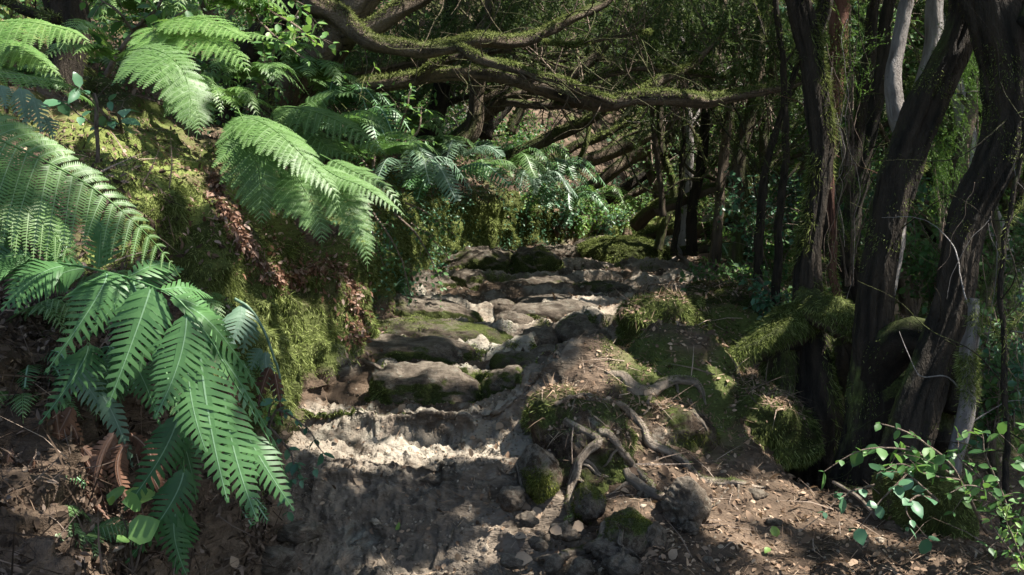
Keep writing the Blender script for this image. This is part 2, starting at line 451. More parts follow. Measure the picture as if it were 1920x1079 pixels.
d_ += right * (fbm(V * 1.3, 4, 40) * .16 * sstep(4.4, 6, Yf) + fbm(V * 2.2, 3, 43) * .05 + fbm(V * 11, 3, 41) * .022)
d_ += (1 - far) * (1 - pathm) * (ridged(V * 5.5, 3, 45) - .4) * .035 + (1 - far) * sstep(9, 6, Yf) * (fbm(V * 30, 3, 46) * .012)
d_ += far * fbm(V * .25, 3, 50) * 1.2
V = V + N * d_[:, None]
N = vnormals(V, Qd)
# where stone, moss and soil lie
ax = lambda x, y, rx, ry: np.exp(-(((V[:, 0] - x) / rx) ** 2 + ((V[:, 1] - y) / ry) ** 2))
big = fbm(V * np.array([1.1, 1.6, 1.4]), 3, 61)
rockm = .55 * pathm * LIP * (.5 + .5 * sstep(-.2, .1, fbm(V * 2.2, 2, 66))) * (Yf < 12) + .3 * pathm * sstep(5.0, 4.6, Yf) -.5 * wall * sstep(4.2, 3.6, Yf) + pathm * (0.22 + big * .7) + pathm * ax(-.45, 4.42, .55, .30) * .85 + pathm * ax(-.4, 3.7, .6, .4) * .45 + pathm * (1 - N[:, 2]) * .7
rockm += wall * (.35 + fbm(V * 3, 3, 63) * .5)
mossn = fbm(V * np.array([1.5, 1.5, 2.2]), 4, 71)
mossm = wall * (.80 + mossn * .55) * (1 - sstep(.30, .0, V[:, 2] - np.interp(Yf, PZ[:, 0], PZ[:, 1]) ) * .6) * sstep(3.8, 4.2, Yf)
mossm += wall * (.25 + mossn) * (1 - sstep(3.8, 4.2, Yf))
mossm += right * np.clip(lumps(V[:, 0], Yf) * 4, 0, .22) - 1.5 * right * np.exp(-(((V[:, 0] - 1.7) / .4) ** 2 + ((Yf - 5.1) / .5) ** 2))
mossm += left * .85 * np.exp(-(((V[:, 0] + 1.75) / .45) ** 2 + ((Yf - 4.6) / .75) ** 2)) + .25 * left * (Yf > 5)
mossm += left * (.22 + mossn * .7)
mossm += pathm * np.clip((1 - N[:, 2]) * .9 - .12 + mossn * .35, 0, 1) * (1 - .75 * sstep(5.0, 4.7, Yf)) * (1 - .5 * ax(0.3, 8, 1.2, 2.5))
mossm += right * (.25 + mossn * .9 + .3 * sstep(5, 6.5, Yf)) * (1 - .8 * ax(1.0, 3.7, .8, .7))
PALE_LIT = np.clip(pathm * (1.0 * ax(-.40, 4.46, .55, .24) * sstep(.35, .7, N[:, 2]) + .55 * LIP * (Yf > 4.5) * (Yf < 12) * sstep(.3, .7, N[:, 2]) + .3 * ax(-.25, 3.75, .35, .2)), 0, 1)  # worn tread and step lips, with sunlight painted in as paler stone
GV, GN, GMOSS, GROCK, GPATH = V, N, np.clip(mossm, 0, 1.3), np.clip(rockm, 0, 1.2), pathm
GRIGHT, GLEFT, GWALL, GU = right, left, wall, Uf

def ground_piece(name, c0, c1, label, cat=None):
    u0 = np.searchsorted(U, c0); u1 = min(np.searchsorted(U, c1), nx - 1)
    idx = ii[:, u0:u1 + 1]
    remap = -np.ones(len(V), np.int64); remap[idx.ravel()] = np.arange(idx.size)
    q = Qd.reshape(ny - 1, nx - 1, 4)[:, u0:u1].reshape(-1, 4)
    mb = MB(); mb.add(V[idx.ravel()], remap[q])
    o = mb.build(name, M_GROUND)
    for nm, arr in (("rock", GROCK), ("moss", GMOSS), ("pale", PALE_LIT)):
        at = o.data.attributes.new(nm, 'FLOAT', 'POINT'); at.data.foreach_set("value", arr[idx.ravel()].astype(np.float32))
    tag(o, label, None, None, "structure")
    return o
ground_piece("hillside", 0, 4, "leaf strewn hillside rising above the mossy bank on the left")
ground_piece("bank", 4, 6, "steep mossy earth bank along the left of the path")
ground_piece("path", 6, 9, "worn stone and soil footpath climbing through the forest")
ground_piece("ground", 9, 14, "forest floor to the right of the path")

# ---------- scattering on a mesh
def sample(Vs, Qs, w, n, rng):
    """n random points on quads weighted by area * vertex weight w -> positions, quad index, uv"""
    a = np.linalg.norm(np.cross(Vs[Qs[:, 2]] - Vs[Qs[:, 0]], Vs[Qs[:, 3]] - Vs[Qs[:, 1]]), axis=1) * .5
    ww = a * w[Qs].mean(1)
    ww = np.clip(ww, 0, None); c = np.cumsum(ww); 
    if c[-1] <= 0: return None
    f = np.searchsorted(c, rng.random(n) * c[-1])
    u, v = rng.random((2, n, 1))
    q = Qs[f]
    p = (Vs[q[:, 0]] * (1 - u) + Vs[q[:, 1]] * u) * (1 - v) + (Vs[q[:, 3]] * (1 - u) + Vs[q[:, 2]] * u) * v
    return p, f, q

BLT = np.array([[0, -.5, 0], [0, .5, 0], [.5, -.38, 0], [.5, .38, 0], [1, 0, 0]])   # blade: x length, y width, z bend
BLF = np.array([[0, 2, 1], [1, 2, 3], [2, 4, 3]])
def blades(mb, p, n, L, W, rng, droop=0.6, spread=0.5, bend=.35):
    """short strands that leave the surface along n and hang"""
    m = len(p)
    d = nrm(n + rng.normal(0, spread, (m, 3)) + np.array([0, 0, -1.0]) * droop)
    up = nrm(np.cross(d, rng.normal(0, 1, (m, 3))))
    z = nrm(np.cross(d, up))
    z = np.where(z[:, 2:3] > 0, -z, z)
    T = BLT.copy(); T[2:4, 2] = bend * .3; T[4, 2] = bend
    s = np.stack([L, W, L], 1)
    mb.inst(T, BLF, p - n * (L * .1)[:, None], d, np.cross(z, d), z, s, rng.random(m) ** 1.3, ta=np.array([-.15, -.15, .05, .05, .2]))

def moss_on_grid():
    rng = np.random.default_rng(7)
    vis = (np.abs(GV[:, 0] / GV[:, 1]) < .62) & (GV[:, 1] > 2.6) & (GV[:, 1] < 19)
    for name, msk, n, droop, Lr, lab in (
            ("moss", GWALL, 190000, 1.1, (.015, .06), "yellow green moss hanging in curtains from the steep bank"),
            ("moss", GLEFT, 70000, .8, (.015, .045), "low moss on the slope above the bank"),
            ("moss", GPATH, 60000, .3, (.008, .022), "short moss on the stone steps of the path"),
            ("moss", GRIGHT, 90000, .2, (.012, .035), "moss cushions on the forest floor to the right")):
        w = np.clip(GMOSS - .38, 0, 1) ** .8 * msk * vis * (1 / np.maximum(GV[:, 1], 3)) ** 1.25
        cl = fbm(GV * 14, 2, 77); w = w * (.35 + sstep(-.3, .3, cl))
        r = sample(GV, Qd, w, n, rng)
        p, f, q = r
        nn = GN[q[:, 0]]
        L = .72 * rng.uniform(Lr[0], Lr[1], n) * (1 + .02 * p[:, 1]) * np.clip(.75 + fbm(p * 9, 2, 5) * 1.4, .25, 1.7); W = rng.uniform(.0028, .0048, n) * np.maximum(p[:, 1] / 4.5, .8)
        mb = MB(); blades(mb, p, nn, L, W, rng, droop, .55)
        tag(mb.build(name, M_MOSS), lab, None, None, "stuff")
moss_on_grid()
# ------------------------------------------------------------------ gaps carved in the foliage to bring sun to chosen spots
SPOTS = [(1090, 410, 14.5, .9), (1160, 410, 16, .9), (1010, 440, 12, .3), (860, 420, 9.4, .35), (960, 430, 11, .35),
 (1130, 460, 10.9, .3), (1175, 450, 10.9, .3), (1215, 465, 10.9, .25), (1080, 350, 12, .4), (1040, 370, 11.4, .4), (1100, 400, 13, .5), (1130, 420, 14, .5), (1060, 430, 13.5, .5), (980, 330, 10.2, .3), (1180, 520, 9.4, .3), (1080, 520, 9.4, .25), (960, 620, 6.9, .15), (1130, 620, 7.0, .15), (890, 590, 7.2, .12),
 (420, 520, 4.8, .15), (470, 600, 4.85, .15), (560, 640, 5.0, .15), (640, 620, 5.2, .12), (600, 540, 5.1, .12), (680, 560, 5.6, .12), (560, 500, 5.1, .1), (400, 440, 4.7, .12), (450, 480, 4.8, .12), (300, 380, 4.5, .1), (640, 520, 5.3, .1), (700, 620, 6.0, .12), (540, 690, 4.9, .08), (440, 640, 4.7, .1),
 (1140, 830, 4.15, .07), (1200, 790, 4.5, .07), (1225, 845, 4.35, .07), (1290, 880, 4.3, .07), (1200, 735, 4.9, .06), (1310, 905, 4.0, .08), (680, 850, 4.35, .12), (760, 855, 4.35, .12), (840, 852, 4.35, .12), (700, 780, 4.85, .10), (620, 770, 4.85, .08), (820, 775, 4.8, .08), (740, 1000, 3.8, .05), (900, 930, 4.0, .05),
  # px, py, depth, radius m: where the sun reaches in the photo
 (570, 832, 4.5, .07), (640, 835, 4.45, .12), (720, 840, 4.42, .13), (800, 838, 4.45, .12), (870, 835, 4.45, .11), (930, 850, 4.35, .09), (590, 812, 4.6, .10), (970, 855, 4.3, .05),
 (860, 1010, 3.75, .09), (800, 1020, 3.72, .06), (960, 985, 3.9, .07), (1000, 1000, 3.8, .05), (1075, 1015, 3.75, .05), (600, 745, 4.95, .09), (750, 768, 4.8, .05), (880, 770, 4.8, .04),
 (1060, 745, 4.7, .12), (1010, 790, 4.55, .10), (1100, 735, 4.8, .12), (1170, 720, 4.95, .10), (1075, 880, 4.0, .05), (1085, 850, 4.1, .05), (1190, 900, 4.05, .06), (1240, 935, 4.0, .05), (1130, 820, 4.2, .04),
 (1260, 790, 4.7, .12), (1290, 805, 4.65, .10), (1350, 750, 5.0, .14), (1400, 780, 4.95, .16), (1430, 740, 5.0, .12), (1380, 830, 4.85, .12), (1300, 930, 4.0, .09), (1380, 940, 4.25, .16), (1460, 950, 4.25, .18), (1540, 970, 4.2, .12), (1420, 1030, 3.8, .10), (1350, 1000, 3.95, .08), (1500, 900, 4.5, .12), (1640, 1010, 3.9, .10),
 (1570, 590, 5.4, .12), (1560, 640, 5.3, .10), (1440, 625, 5.25, .12), (1400, 650, 5.25, .08), (1240, 600, 6.1, .15), (1280, 570, 6.3, .12), (1250, 640, 6.0, .12), (1230, 700, 5.7, .18), (1320, 690, 5.5, .16), (1720, 595, 4.8, .08),
 (290, 300, 4.5, .14), (330, 350, 4.6, .18), (370, 400, 4.7, .18), (330, 440, 4.6, .16), (400, 470, 4.75, .14), (260, 260, 4.4, .1), (510, 510, 5.0, .14), (560, 560, 5.0, .14), (640, 560, 5.2, .14), (700, 540, 5.8, .14), (600, 620, 5.0, .10), (540, 720, 4.9, .08), (520, 590, 4.9, .1), (440, 560, 4.7, .1),
 (480, 250, 4.6, .14), (540, 280, 4.55, .16), (600, 330, 4.5, .16), (680, 360, 4.5, .18), (740, 395, 4.4, .15), (500, 400, 4.55, .12), (640, 440, 4.5, .14), (690, 480, 4.5, .1), (580, 420, 4.55, .12),
 (400, 60, 4.7, .28), (470, 90, 4.6, .2), (330, 90, 4.4, .22), (300, 150, 4.1, .16), (350, 200, 4.0, .14), (80, 60, 4.2, .22), (150, 90, 4.1, .14), (40, 120, 4.2, .1), (540, 60, 5.8, .22), (480, 20, 5.9, .22), (250, 60, 5.4, .2),
 (210, 620, 2.8, .07), (290, 680, 2.78, .07), (380, 740, 2.76, .07), (430, 840, 2.76, .07), (480, 900, 2.78, .08), (520, 880, 2.85, .07), (230, 250, 4.2, .1), (360, 560, 3.0, .10), (400, 610, 3.1, .10), (110, 640, 2.8, .06), (60, 300, 2.8, .08), (180, 370, 2.8, .08), (260, 440, 2.85, .06), (100, 470, 2.95, .08), (210, 935, 2.95, .03), (265, 950, 2.95, .03), (240, 1000, 2.9, .03), (435, 600, 4.0, .08),
 (790, 560, 8.2, .18), (870, 545, 8.25, .14), (800, 605, 6.9, .18), (760, 640, 6.3, .15), (860, 635, 6.2, .18), (930, 650, 6.2, .10), (930, 580, 7.4, .12), (1000, 590, 7.0, .2), (1090, 590, 7.2, .18), (1050, 575, 7.6, .16), (850, 690, 5.3, .16), (770, 690, 5.2, .12), (720, 690, 5.4, .08), (940, 720, 5.3, .08), (1080, 680, 5.8, .15), (1130, 690, 5.9, .1), (960, 690, 5.9, .08), (1000, 540, 8.6, .2), (1100, 545, 8.8, .16),
 (1150, 515, 9.4, .35), (1240, 515, 9.4, .25), (1200, 540, 8.8, .25), (1060, 480, 11.5, .4), (960, 490, 10.4, .3), (900, 480, 11, .3), (1150, 460, 10.9, .22), (1200, 470, 10.8, .22), (1230, 490, 10.6, .12), (1000, 500, 9.6, .2),
 (840, 400, 9.2, .25), (820, 440, 9, .22), (930, 430, 10.6, .25), (970, 440, 11.2, .22), (900, 390, 10.4, .2), (1070, 420, 14, .6), (1120, 430, 14.5, .5), (1030, 400, 13, .4), (1110, 385, 14.5, .35), (1160, 400, 16, .4), (1140, 390, 12.6, .3), (1000, 350, 10.4, .3), (930, 310, 10, .25), (870, 330, 8.6, .22), (780, 350, 7.2, .2), (700, 300, 6.6, .2), (650, 250, 6.4, .2), (700, 210, 7.4, .2), (760, 180, 7.3, .2),
 (690, 70, 7.0, .16), (780, 80, 7.0, .16), (880, 70, 7.0, .14), (980, 65, 7.1, .14), (940, 120, 6.9, .12), (1060, 158, 7.0, .12), (1180, 175, 7.4, .14), (1260, 170, 7.4, .14), (720, 150, 7.5, .14), (1100, 10, 7.4, .15), (560, 20, 7.0, .15),
 (1190, 262, 12.5, .3), (1100, 300, 12.5, .3), (1200, 300, 12.8, .2), (1180, 210, 12, .25), (1210, 400, 12, .2), (1290, 260, 10.5, .2), (1375, 480, 8.6, .15), (1390, 350, 8.6, .15), (1290, 440, 11, .2), (1340, 420, 10.4, .2),
 (1690, 60, 5.3, .14), (1675, 160, 5.3, .12), (1690, 240, 5.3, .10), (1750, 40, 5.9, .14), (1730, 140, 5.9, .1), (1530, 120, 5.5, .05), (1545, 560, 5.5, .05), (1540, 420, 5.5, .04), (1560, 120, 6.1, .08), (1835, 180, 5.6, .16), (1830, 80, 5.6, .12), (1780, 350, 5.8, .12), (1650, 60, 8, .25), (1600, 130, 8.6, .2), (1820, 670, 4.35, .06), (1810, 760, 4.35, .05),
 (1690, 800, 3.5, .10), (1620, 840, 3.45, .08), (1640, 870, 3.45, .08), (1740, 860, 3.5, .08), (1800, 880, 3.5, .10), (1870, 850, 3.5, .12), (1890, 930, 3.5, .12), (1840, 920, 3.5, .08), (1700, 910, 3.4, .08), (1900, 1000, 3.3, .10), (1580, 900, 3.4, .06), (1420, 430, 8.4, .15), (1470, 560, 7.4, .12), (1370, 540, 7.8, .15), (1890, 640, 5.5, .15), (1600, 330, 9, .2)]
SP = np.array([np.r_[P(a, b, c), r] for a, b, c, r in SPOTS])

HOLE = 1.5
def gap(pos, k=1.1):
    keep = np.ones(len(pos), bool)
    for q in SP:
        v = pos - q[:3]; t = v @ SDIR; dist = np.linalg.norm(v - t[:, None] * SDIR, axis=1)
        keep &= ~((dist < q[3] * k) & (t > .35))
    return keep
def shafts_hit(x, y, z0, r=.45, z1=6.5):
    """how many of the sun gaps a tree at x,y would fill"""
    n = 0
    for q in SP:
        for z in np.arange(z0 + 1.2, z1, .4):
            t = (z - q[2]) / SDIR[2]
            if t > .3 and (q[0] + SDIR[0] * t - x) ** 2 + (q[1] + SDIR[1] * t - y) ** 2 < (r + q[3] * .3) ** 2: n += 1; break
    return n
# ------------------------------------------------------------------ stones, ledges and mossy lumps
import bmesh
_ico = {}
ROCKS = []; ROCKC = []
def ico(k):
    if k not in _ico:
        bm = bmesh.new(); bmesh.ops.create_icosphere(bm, subdivisions=k, radius=1)
        _ico[k] = (np.array([v.co[:] for v in bm.verts]), np.array([[v.index for v in f.verts] for f in bm.faces])); bm.free()
    return _ico[k]
M_ROCKS = M_GROUND

def rock(name, label, cat, px, py, d, w, h, dep, seed, rot=0.0, p=2.6, moss=0.3, rockv=1.0, rough=.16, group=None, sink=.35, tilt=(0, 0), nmoss=0, side=False, k=5, ml=(.012, .03), droop=.6, mmat=None):
    """px,py: middle of the foot in the photo, w,h in photo pixels, dep metres front to back"""
    b = P(px, py, d)
    if cat == 'rock' and 4.8 < d < 12: h = h * (1.12 if d > 5.5 else .95); w = w * 1.05; rough = rough * 1.6; sink += .15; rockv += .1; moss += .16; nmoss = int(nmoss * 1.5); ml = (.006, .02)
    if cat == 'mound': rough *= 1.6; moss *= .76; ml = (ml[0] * .7, ml[1] * .62)
    if cat in ('rock', 'stone') and d < 4.3 and name != 'pointed_rock': p = 1.75; rough += .08
    if cat == 'rock' and d < 4.2: ml = (.005, .015); moss *= .75
    a = w * d / FX / 2; H = h * d / FX; H += .028 * (cat == 'rock' and 4.8 < d < 12); c = (H * (1 + sink)) / 2
    D, F = ico(k)
    q = (np.abs(D) ** p).sum(1) ** (-1 / p)
    S = D * q[:, None]
    r = min(a, dep / 2, c * 1.5)
    pos = S * np.array([a, dep / 2, c])
    off = np.array([seed * 3.7, seed * 1.3, 0])
    nr = fbm(pos / r * .8 + off, 4, seed) * 1.3 + (ridged(pos / r * 1.1 + off, 3, seed + 9) - .45) * .55
    pos = pos + D * (nr * rough * r)[:, None] + D * (fbm(pos / r * 5 + off, 3, seed + 3) * .045 * r + (ridged(pos / r * 2.6 + off, 3, seed + 13) - .4) * .05 * r + (.0 if k < 6 else 1.0) * fbm(pos * 40, 2, seed) * .008)[:, None]
    tx, ty = R(tilt[0]), R(tilt[1])
    Rx = np.array([[1, 0, 0], [0, math.cos(tx), -math.sin(tx)], [0, math.sin(tx), math.cos(tx)]])
    Ry = np.array([[math.cos(ty), 0, math.sin(ty)], [0, 1, 0], [-math.sin(ty), 0, math.cos(ty)]])
    cz, sz = math.cos(R(rot)), math.sin(R(rot))
    Rz = np.array([[cz, -sz, 0], [sz, cz, 0], [0, 0, 1]])
    pos = pos @ (Rz @ Ry @ Rx).T
    ctr = b + np.array([0, dep * .35, H - c])
    W = pos + ctr
    Nn = nrm(np.zeros((len(W), 3)) + 0)
    e = np.cross(W[F[:, 1]] - W[F[:, 0]], W[F[:, 2]] - W[F[:, 0]]); Nn = np.zeros_like(W)
    for j in range(3):
        for ax_ in range(3): Nn[:, ax_] += np.bincount(F[:, j], e[:, ax_], minlength=len(W))
    Nn = nrm(Nn)
    mn = fbm(W * 4 + off, 3, seed + 5)
    mv = moss + mn * .5
    if side: mv = mv + .30 * (1 - np.clip(Nn[:, 2], 0, 1)) - .45 * np.clip(Nn[:, 2], 0, 1)
    mv = np.clip(mv, 0, 1.2)
    hgt = (W[:, 2] - b[2]) / max(H, .01)
    rv = np.clip(rockv + fbm(W * 5, 3, seed + 6) * .3 - .35 * (1 - sstep(.0, .35, hgt)), 0, 1.2)
    ROCKS.append((W, F)); ROCKC.append(cat); mb = MB(); mb.add(W - b, None, .5, F)
    o = mb.build(name, M_ROCKS)
    for nm, arr in (("rock", rv), ("moss", mv), ("pale", np.clip(Nn[:, 2] - .35, 0, 1) * .8 * (cat in ("rock", "stone")) * (.75 if 4.8 < d < 12 else 1) * sstep(.5, .9, hgt))):  # pale raises the colour of upward faces, painting lit tops on the rocks
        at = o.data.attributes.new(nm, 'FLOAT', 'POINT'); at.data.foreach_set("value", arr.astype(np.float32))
    o.location = b
    tag(o, label, cat, group)
    if nmoss:
        rng = np.random.default_rng(seed)
        Q4 = np.c_[F, F[:, 2]]
        wt = np.clip(mv - .35, 0, 1) * (hgt > -.1) * (.5 + sstep(-.3, .3, fbm(W * 16, 2, 8)))
        ar = np.linalg.norm(e, axis=1) * .5 * wt[F].mean(1)
        cs = np.cumsum(ar)
        if cs[-1] > 0:
            f = np.searchsorted(cs, rng.random(nmoss) * cs[-1]); f = np.minimum(f, len(F) - 1)
            u = rng.random((nmoss, 1)); v = rng.random((nmoss, 1)); sw = (u + v) > 1; u = np.where(sw, 1 - u, u); v = np.where(sw, 1 - v, v)
            tq = F[f]; pp = W[tq[:, 0]] * (1 - u - v) + W[tq[:, 1]] * u + W[tq[:, 2]] * v
            m2 = MB(); blades(m2, pp - b, Nn[tq[:, 0]], rng.uniform(ml[0], ml[1], nmoss) * np.clip(.75 + fbm(pp * 10, 2, 5) * 1.5, .2, 1.6), rng.uniform(.002, .004, nmoss) * max(d / 4.5, .8), rng, droop, .55)
            mo = m2.build("moss", mmat or M_MOSS, o); tag(mo, None, None, None, "stuff")
    return o

# steps of the path: wide stone ledges, nearest first
LG = "stone ledges forming the steps of the path"
rock("mossy_rock", "rounded rock with dark mossy front and bare pale top on the third step", "rock", 790, 768, 5.1, 215, 72, .42, 5, 5, 2.3, .42, 1.0, .18, "rocks set in the path", .3, (0, 3), 5000, True)
rock("mossy_rock", "stub of brown rock on the third step, right of the mossy front rock", "rock", 945, 765, 5.15, 75, 62, .25, 6, 0, 2.4, .42, 1.0, .2, "rocks set in the path", .3, (0, 0), 1500, True)
rock("small_stone", "small pale loose stone on the back of the second path step", "stone", 958, 768, 4.95, 34, 20, .09, 7, 20, 2.6, .0, 1.2, .1, None, .3, (0, 0), 0, False, 4)
rock("mossy_rock", "flat brown rock against the bank foot with mossy dark face, on the fourth step", "rock", 760, 702, 5.75, 260, 50, .42, 8, 6, 2.5, .38, .95, .16, "rocks set in the path", .4, (0, 4), 4000, True)
rock("mossy_rock", "long rounded ledge running out from the bank, bright moss left and bare tip right", "rock", 815, 664, 6.2, 300, 46, .5, 9, 4, 2.5, .45, 1.0, .14, "rocks set in the path", .4, (0, 5), 5500, False)
rock("mossy_rock", "mossy dark ledge with a pale wedge shaped right end below the upper bank", "rock", 790, 618, 6.9, 215, 42, .5, 10, 0, 2.5, .45, 1.0, .16, "rocks set in the path", .4, (0, 6), 3500, True)
rock("grey_rock", "broad flat topped grey rock across the middle of the path", "rock", 1050, 620, 7.0, 190, 38, .5, 11, 2, 2.9, .15, 1.15, .12, "rocks set in the path", .35, (0, 0), 1200, True)
rock("grey_rock", "upper flat grey slab just behind the broad flat topped rock", "rock", 1040, 590, 7.6, 130, 24, .4, 12, -3, 3.4, .15, 1.15, .12, "rocks set in the path", .5, (0, 0), 600, True)
rock("grey_rock", "pale egg shaped rock left of the upper grey slab", "rock", 940, 592, 7.4, 56, 22, .25, 13, 0, 2.3, .15, 1.2, .1, "rocks set in the path", .4, (0, 0), 0)
rock("grey_rock", "low pale wedge of rock at the left end of the broad flat topped rock", "rock", 960, 618, 6.85, 70, 22, .25, 15, 10, 2.4, .1, 1.2, .15, "rocks set in the path", .4, (0, 8), 0)
rock("brown_rock", "rough broken brown rock below the broad flat topped rock", "rock", 1090, 668, 6.3, 110, 46, .4, 16, 15, 2.4, .15, .8, .3, "rocks set in the path", .4, (5, 0), 600)
rock("brown_rock", "squat brown rock in the trodden soil left of the mossy stump", "rock", 1005, 662, 6.25, 90, 30, .3, 17, -12, 2.4, .1, .8, .28, "rocks set in the path", .4, (0, 0), 0)
rock("mossy_rock", "humped rock with mossy back in the middle of the fifth step", "rock", 1060, 712, 5.6, 150, 44, .35, 18, 5, 2.5, .45, 1.0, .2, "rocks set in the path", .4, (0, 0), 1500, True)
rock("brown_rock", "round shouldered brown rock beside the humped one on the fifth step", "rock", 965, 708, 5.6, 100, 34, .3, 19, 0, 2.5, .2, .9, .2, "rocks set in the path", .4, (0, 0), 0)
rock("mossy_rock", "dark rock with pale lit crest at the left of the seventh step", "rock", 790, 566, 8.2, 250, 38, .5, 20, 3, 2.5, .45, .95, .2, "rocks set in the path", .35, (0, 4), 3500, True)
rock("mossy_rock", "pale crested rock end standing out where the seventh step meets the soil", "rock", 880, 562, 8.25, 75, 40, .35, 21, 0, 2.4, .35, 1.1, .2, "rocks set in the path", .3, (0, 0), 1000, True)
rock("brown_rock", "low brown rock across the middle of the seventh step", "rock", 1010, 556, 8.4, 150, 24, .4, 22, 2, 2.6, .35, .9, .2, "rocks set in the path", .5, (0, 0), 1000, True)
rock("mossy_rock", "wide mossy rock ledge near the top of the steps, left half", "rock", 900, 526, 9.3, 150, 40, .6, 23, 3, 2.8, .55, .9, .2, "rocks set in the path", .35, (0, 0), 5000, True)
rock("mossy_rock", "knobbly mossy rock ledge near the top of the steps, right half", "rock", 1000, 528, 9.2, 110, 44, .5, 24, -4, 2.4, .5, .9, .3, "rocks set in the path", .35, (0, 0), 3500, True)
rock("small_stone", "small angular stone right of the knobbly mossy ledge", "stone", 1060, 522, 9.0, 26, 18, .14, 25, 30, 2.4, .0, 1.0, .25, None, .3, (0, 0), 0, False, 4)
rock("grey_rock", "rounded grey rock on top of the upper mossy ledge", "rock", 985, 496, 9.9, 44, 22, .3, 26, 0, 2.3, .1, 1.1, .15, "rocks set in the path", .35, (0, 0), 0)
rock("grey_rock", "flat grey rock at the crest of the path beside the mossy bank", "rock", 900, 490, 10.6, 130, 16, .5, 27, 0, 2.8, .25, 1.0, .2, "rocks set in the path", .6, (0, 0), 600)
rock("grey_rock", "flat pale slab at the very top of the path", "rock", 1055, 484, 11.3, 110, 14, .6, 28, 0, 2.8, .1, 1.1, .18, "rocks set in the path", .6, (0, 0), 0)
rock("brown_rock", "low smooth brown rock in the soil right of the path middle", "rock", 1130, 562, 8.3, 120, 22, .4, 29, -4, 2.4, .3, .9, .16, "rocks set in the path", .5, (0, 0), 500)
# the big mossy boulder at the top
rock("mossy_boulder", "big dome shaped boulder covered in green moss at the top of the path", "boulder", 1178, 506, 10.9, 185, 62, 1.0, 30, 3, 2.3, .95, .5, .16, None, .3, (0, 0), 22000, False, 6, (.02, .045), .5)
rock("brown_rock", "smooth brown rock wedged behind the left end of the dome shaped boulder", "rock", 1120, 470, 12.2, 90, 26, .5, 31, 10, 2.4, .05, .9, .15, "rocks set in the path", .4, (0, -8), 0)
# the root mound on the right of the path
MM = M_MOSSD
rock("mossy_mound", "front hump of the root mound, pale moss on its left shoulder", "mound", 1080, 962, 4.25, 215, 215, .75, 41, 12, 2.5, .80, .5, .17, None, .22, (0, 3), 16000, False, 6, (.018, .045), .7)
rock("mossy_mound", "middle hump of the root mound sloping right under the twisting roots", "mound", 1240, 905, 4.62, 270, 155, .85, 42, -8, 2.4, .62, .5, .17, None, .25, (0, 14), 12000, False, 6, (.015, .035), .5, MM)
rock("mossy_mound", "thick cushion of shaggy bright moss hanging beside the dark hollow", "mound", 1385, 860, 5.05, 250, 128, .75, 43, 8, 2.3, 1.1, .3, .28, None, .2, (0, 2), 30000, False, 6, (.03, .07), 1.2)
rock("mossy_mound", "upper bank of the root mound strewn with dry twigs", "mound", 1230, 770, 5.3, 330, 90, 1.0, 44, 4, 2.4, .62, .3, .18, None, .3, (0, 3), 14000, False, 6, (.015, .04), .5, MM)
rock("mossy_stump", "square ended mossy stump with a black face toward the path", "tree stump", 1245, 705, 5.95, 140, 142, .5, 45, -6, 4.2, .75, .1, .24, None, .3, (0, -10), 14000, False, 6, (.02, .05), .6)
rock("mossy_stump", "knob of brown wood on top of the square ended mossy stump", "tree stump", 1300, 620, 6.1, 62, 66, .3, 46, 0, 2.4, .5, .0, .3, None, .5, (0, 0), 3000, False, 5, (.015, .035), .4)
rock("mossy_mound", "low mossy hummock behind the stump by the slender trees", "mound", 1370, 590, 7.4, 160, 56, .9, 47, 0, 2.3, 1.0, .1, .2, None, .3, (0, 0), 9000, False, 5, (.02, .05), .6, MM)
rock("mossy_rock", "dark mossy rock at the left foot of the root mound", "rock", 1010, 935, 4.05, 90, 85, .3, 48, 0, 2.4, .7, .6, .2, None, .3, (0, 0), 3500, False, 5, (.012, .03), .6, MM)
rock("mossy_rock", "dark rock between the two front roots at the mound foot", "rock", 1105, 975, 3.95, 60, 60, .22, 49, 0, 2.4, .45, .8, .2, None, .3, (0, 0), 1200, False, 5, (.012, .025), .6, MM)
rock("mossy_rock", "stout mossy rock leaning on the front of the mound above the pebbles", "rock", 1180, 1052, 3.75, 110, 75, .3, 50, 0, 2.6, .7, .6, .2, None, .3, (0, 0), 5000, False, 5, (.012, .03), .6, MM)
rock("pointed_rock", "pointed grey rock with a sunlit ridge standing in the leaf litter", "rock", 1292, 992, 3.92, 100, 92, .20, 51, 14, 1.55, .08, 1.35, .10, None, .3, (-6, 8), 300, False, 6)
rock("grey_rock", "flat grey rock bedded in the soil right of the twisting root", "rock", 1355, 872, 4.7, 85, 26, .3, 52, 0, 2.8, .1, 1.2, .2, None, .5, (0, 4), 0)
rock("mossy_boulder", "low mossy boulder at the bottom right corner under the leafy shrub", "boulder", 1770, 1010, 4.0, 130, 110, .5, 53, 20, 2.4, .7, .8, .2, None, .3, (0, 0), 6000, False, 5, (.015, .04), .6)
rs = random.Random(5)
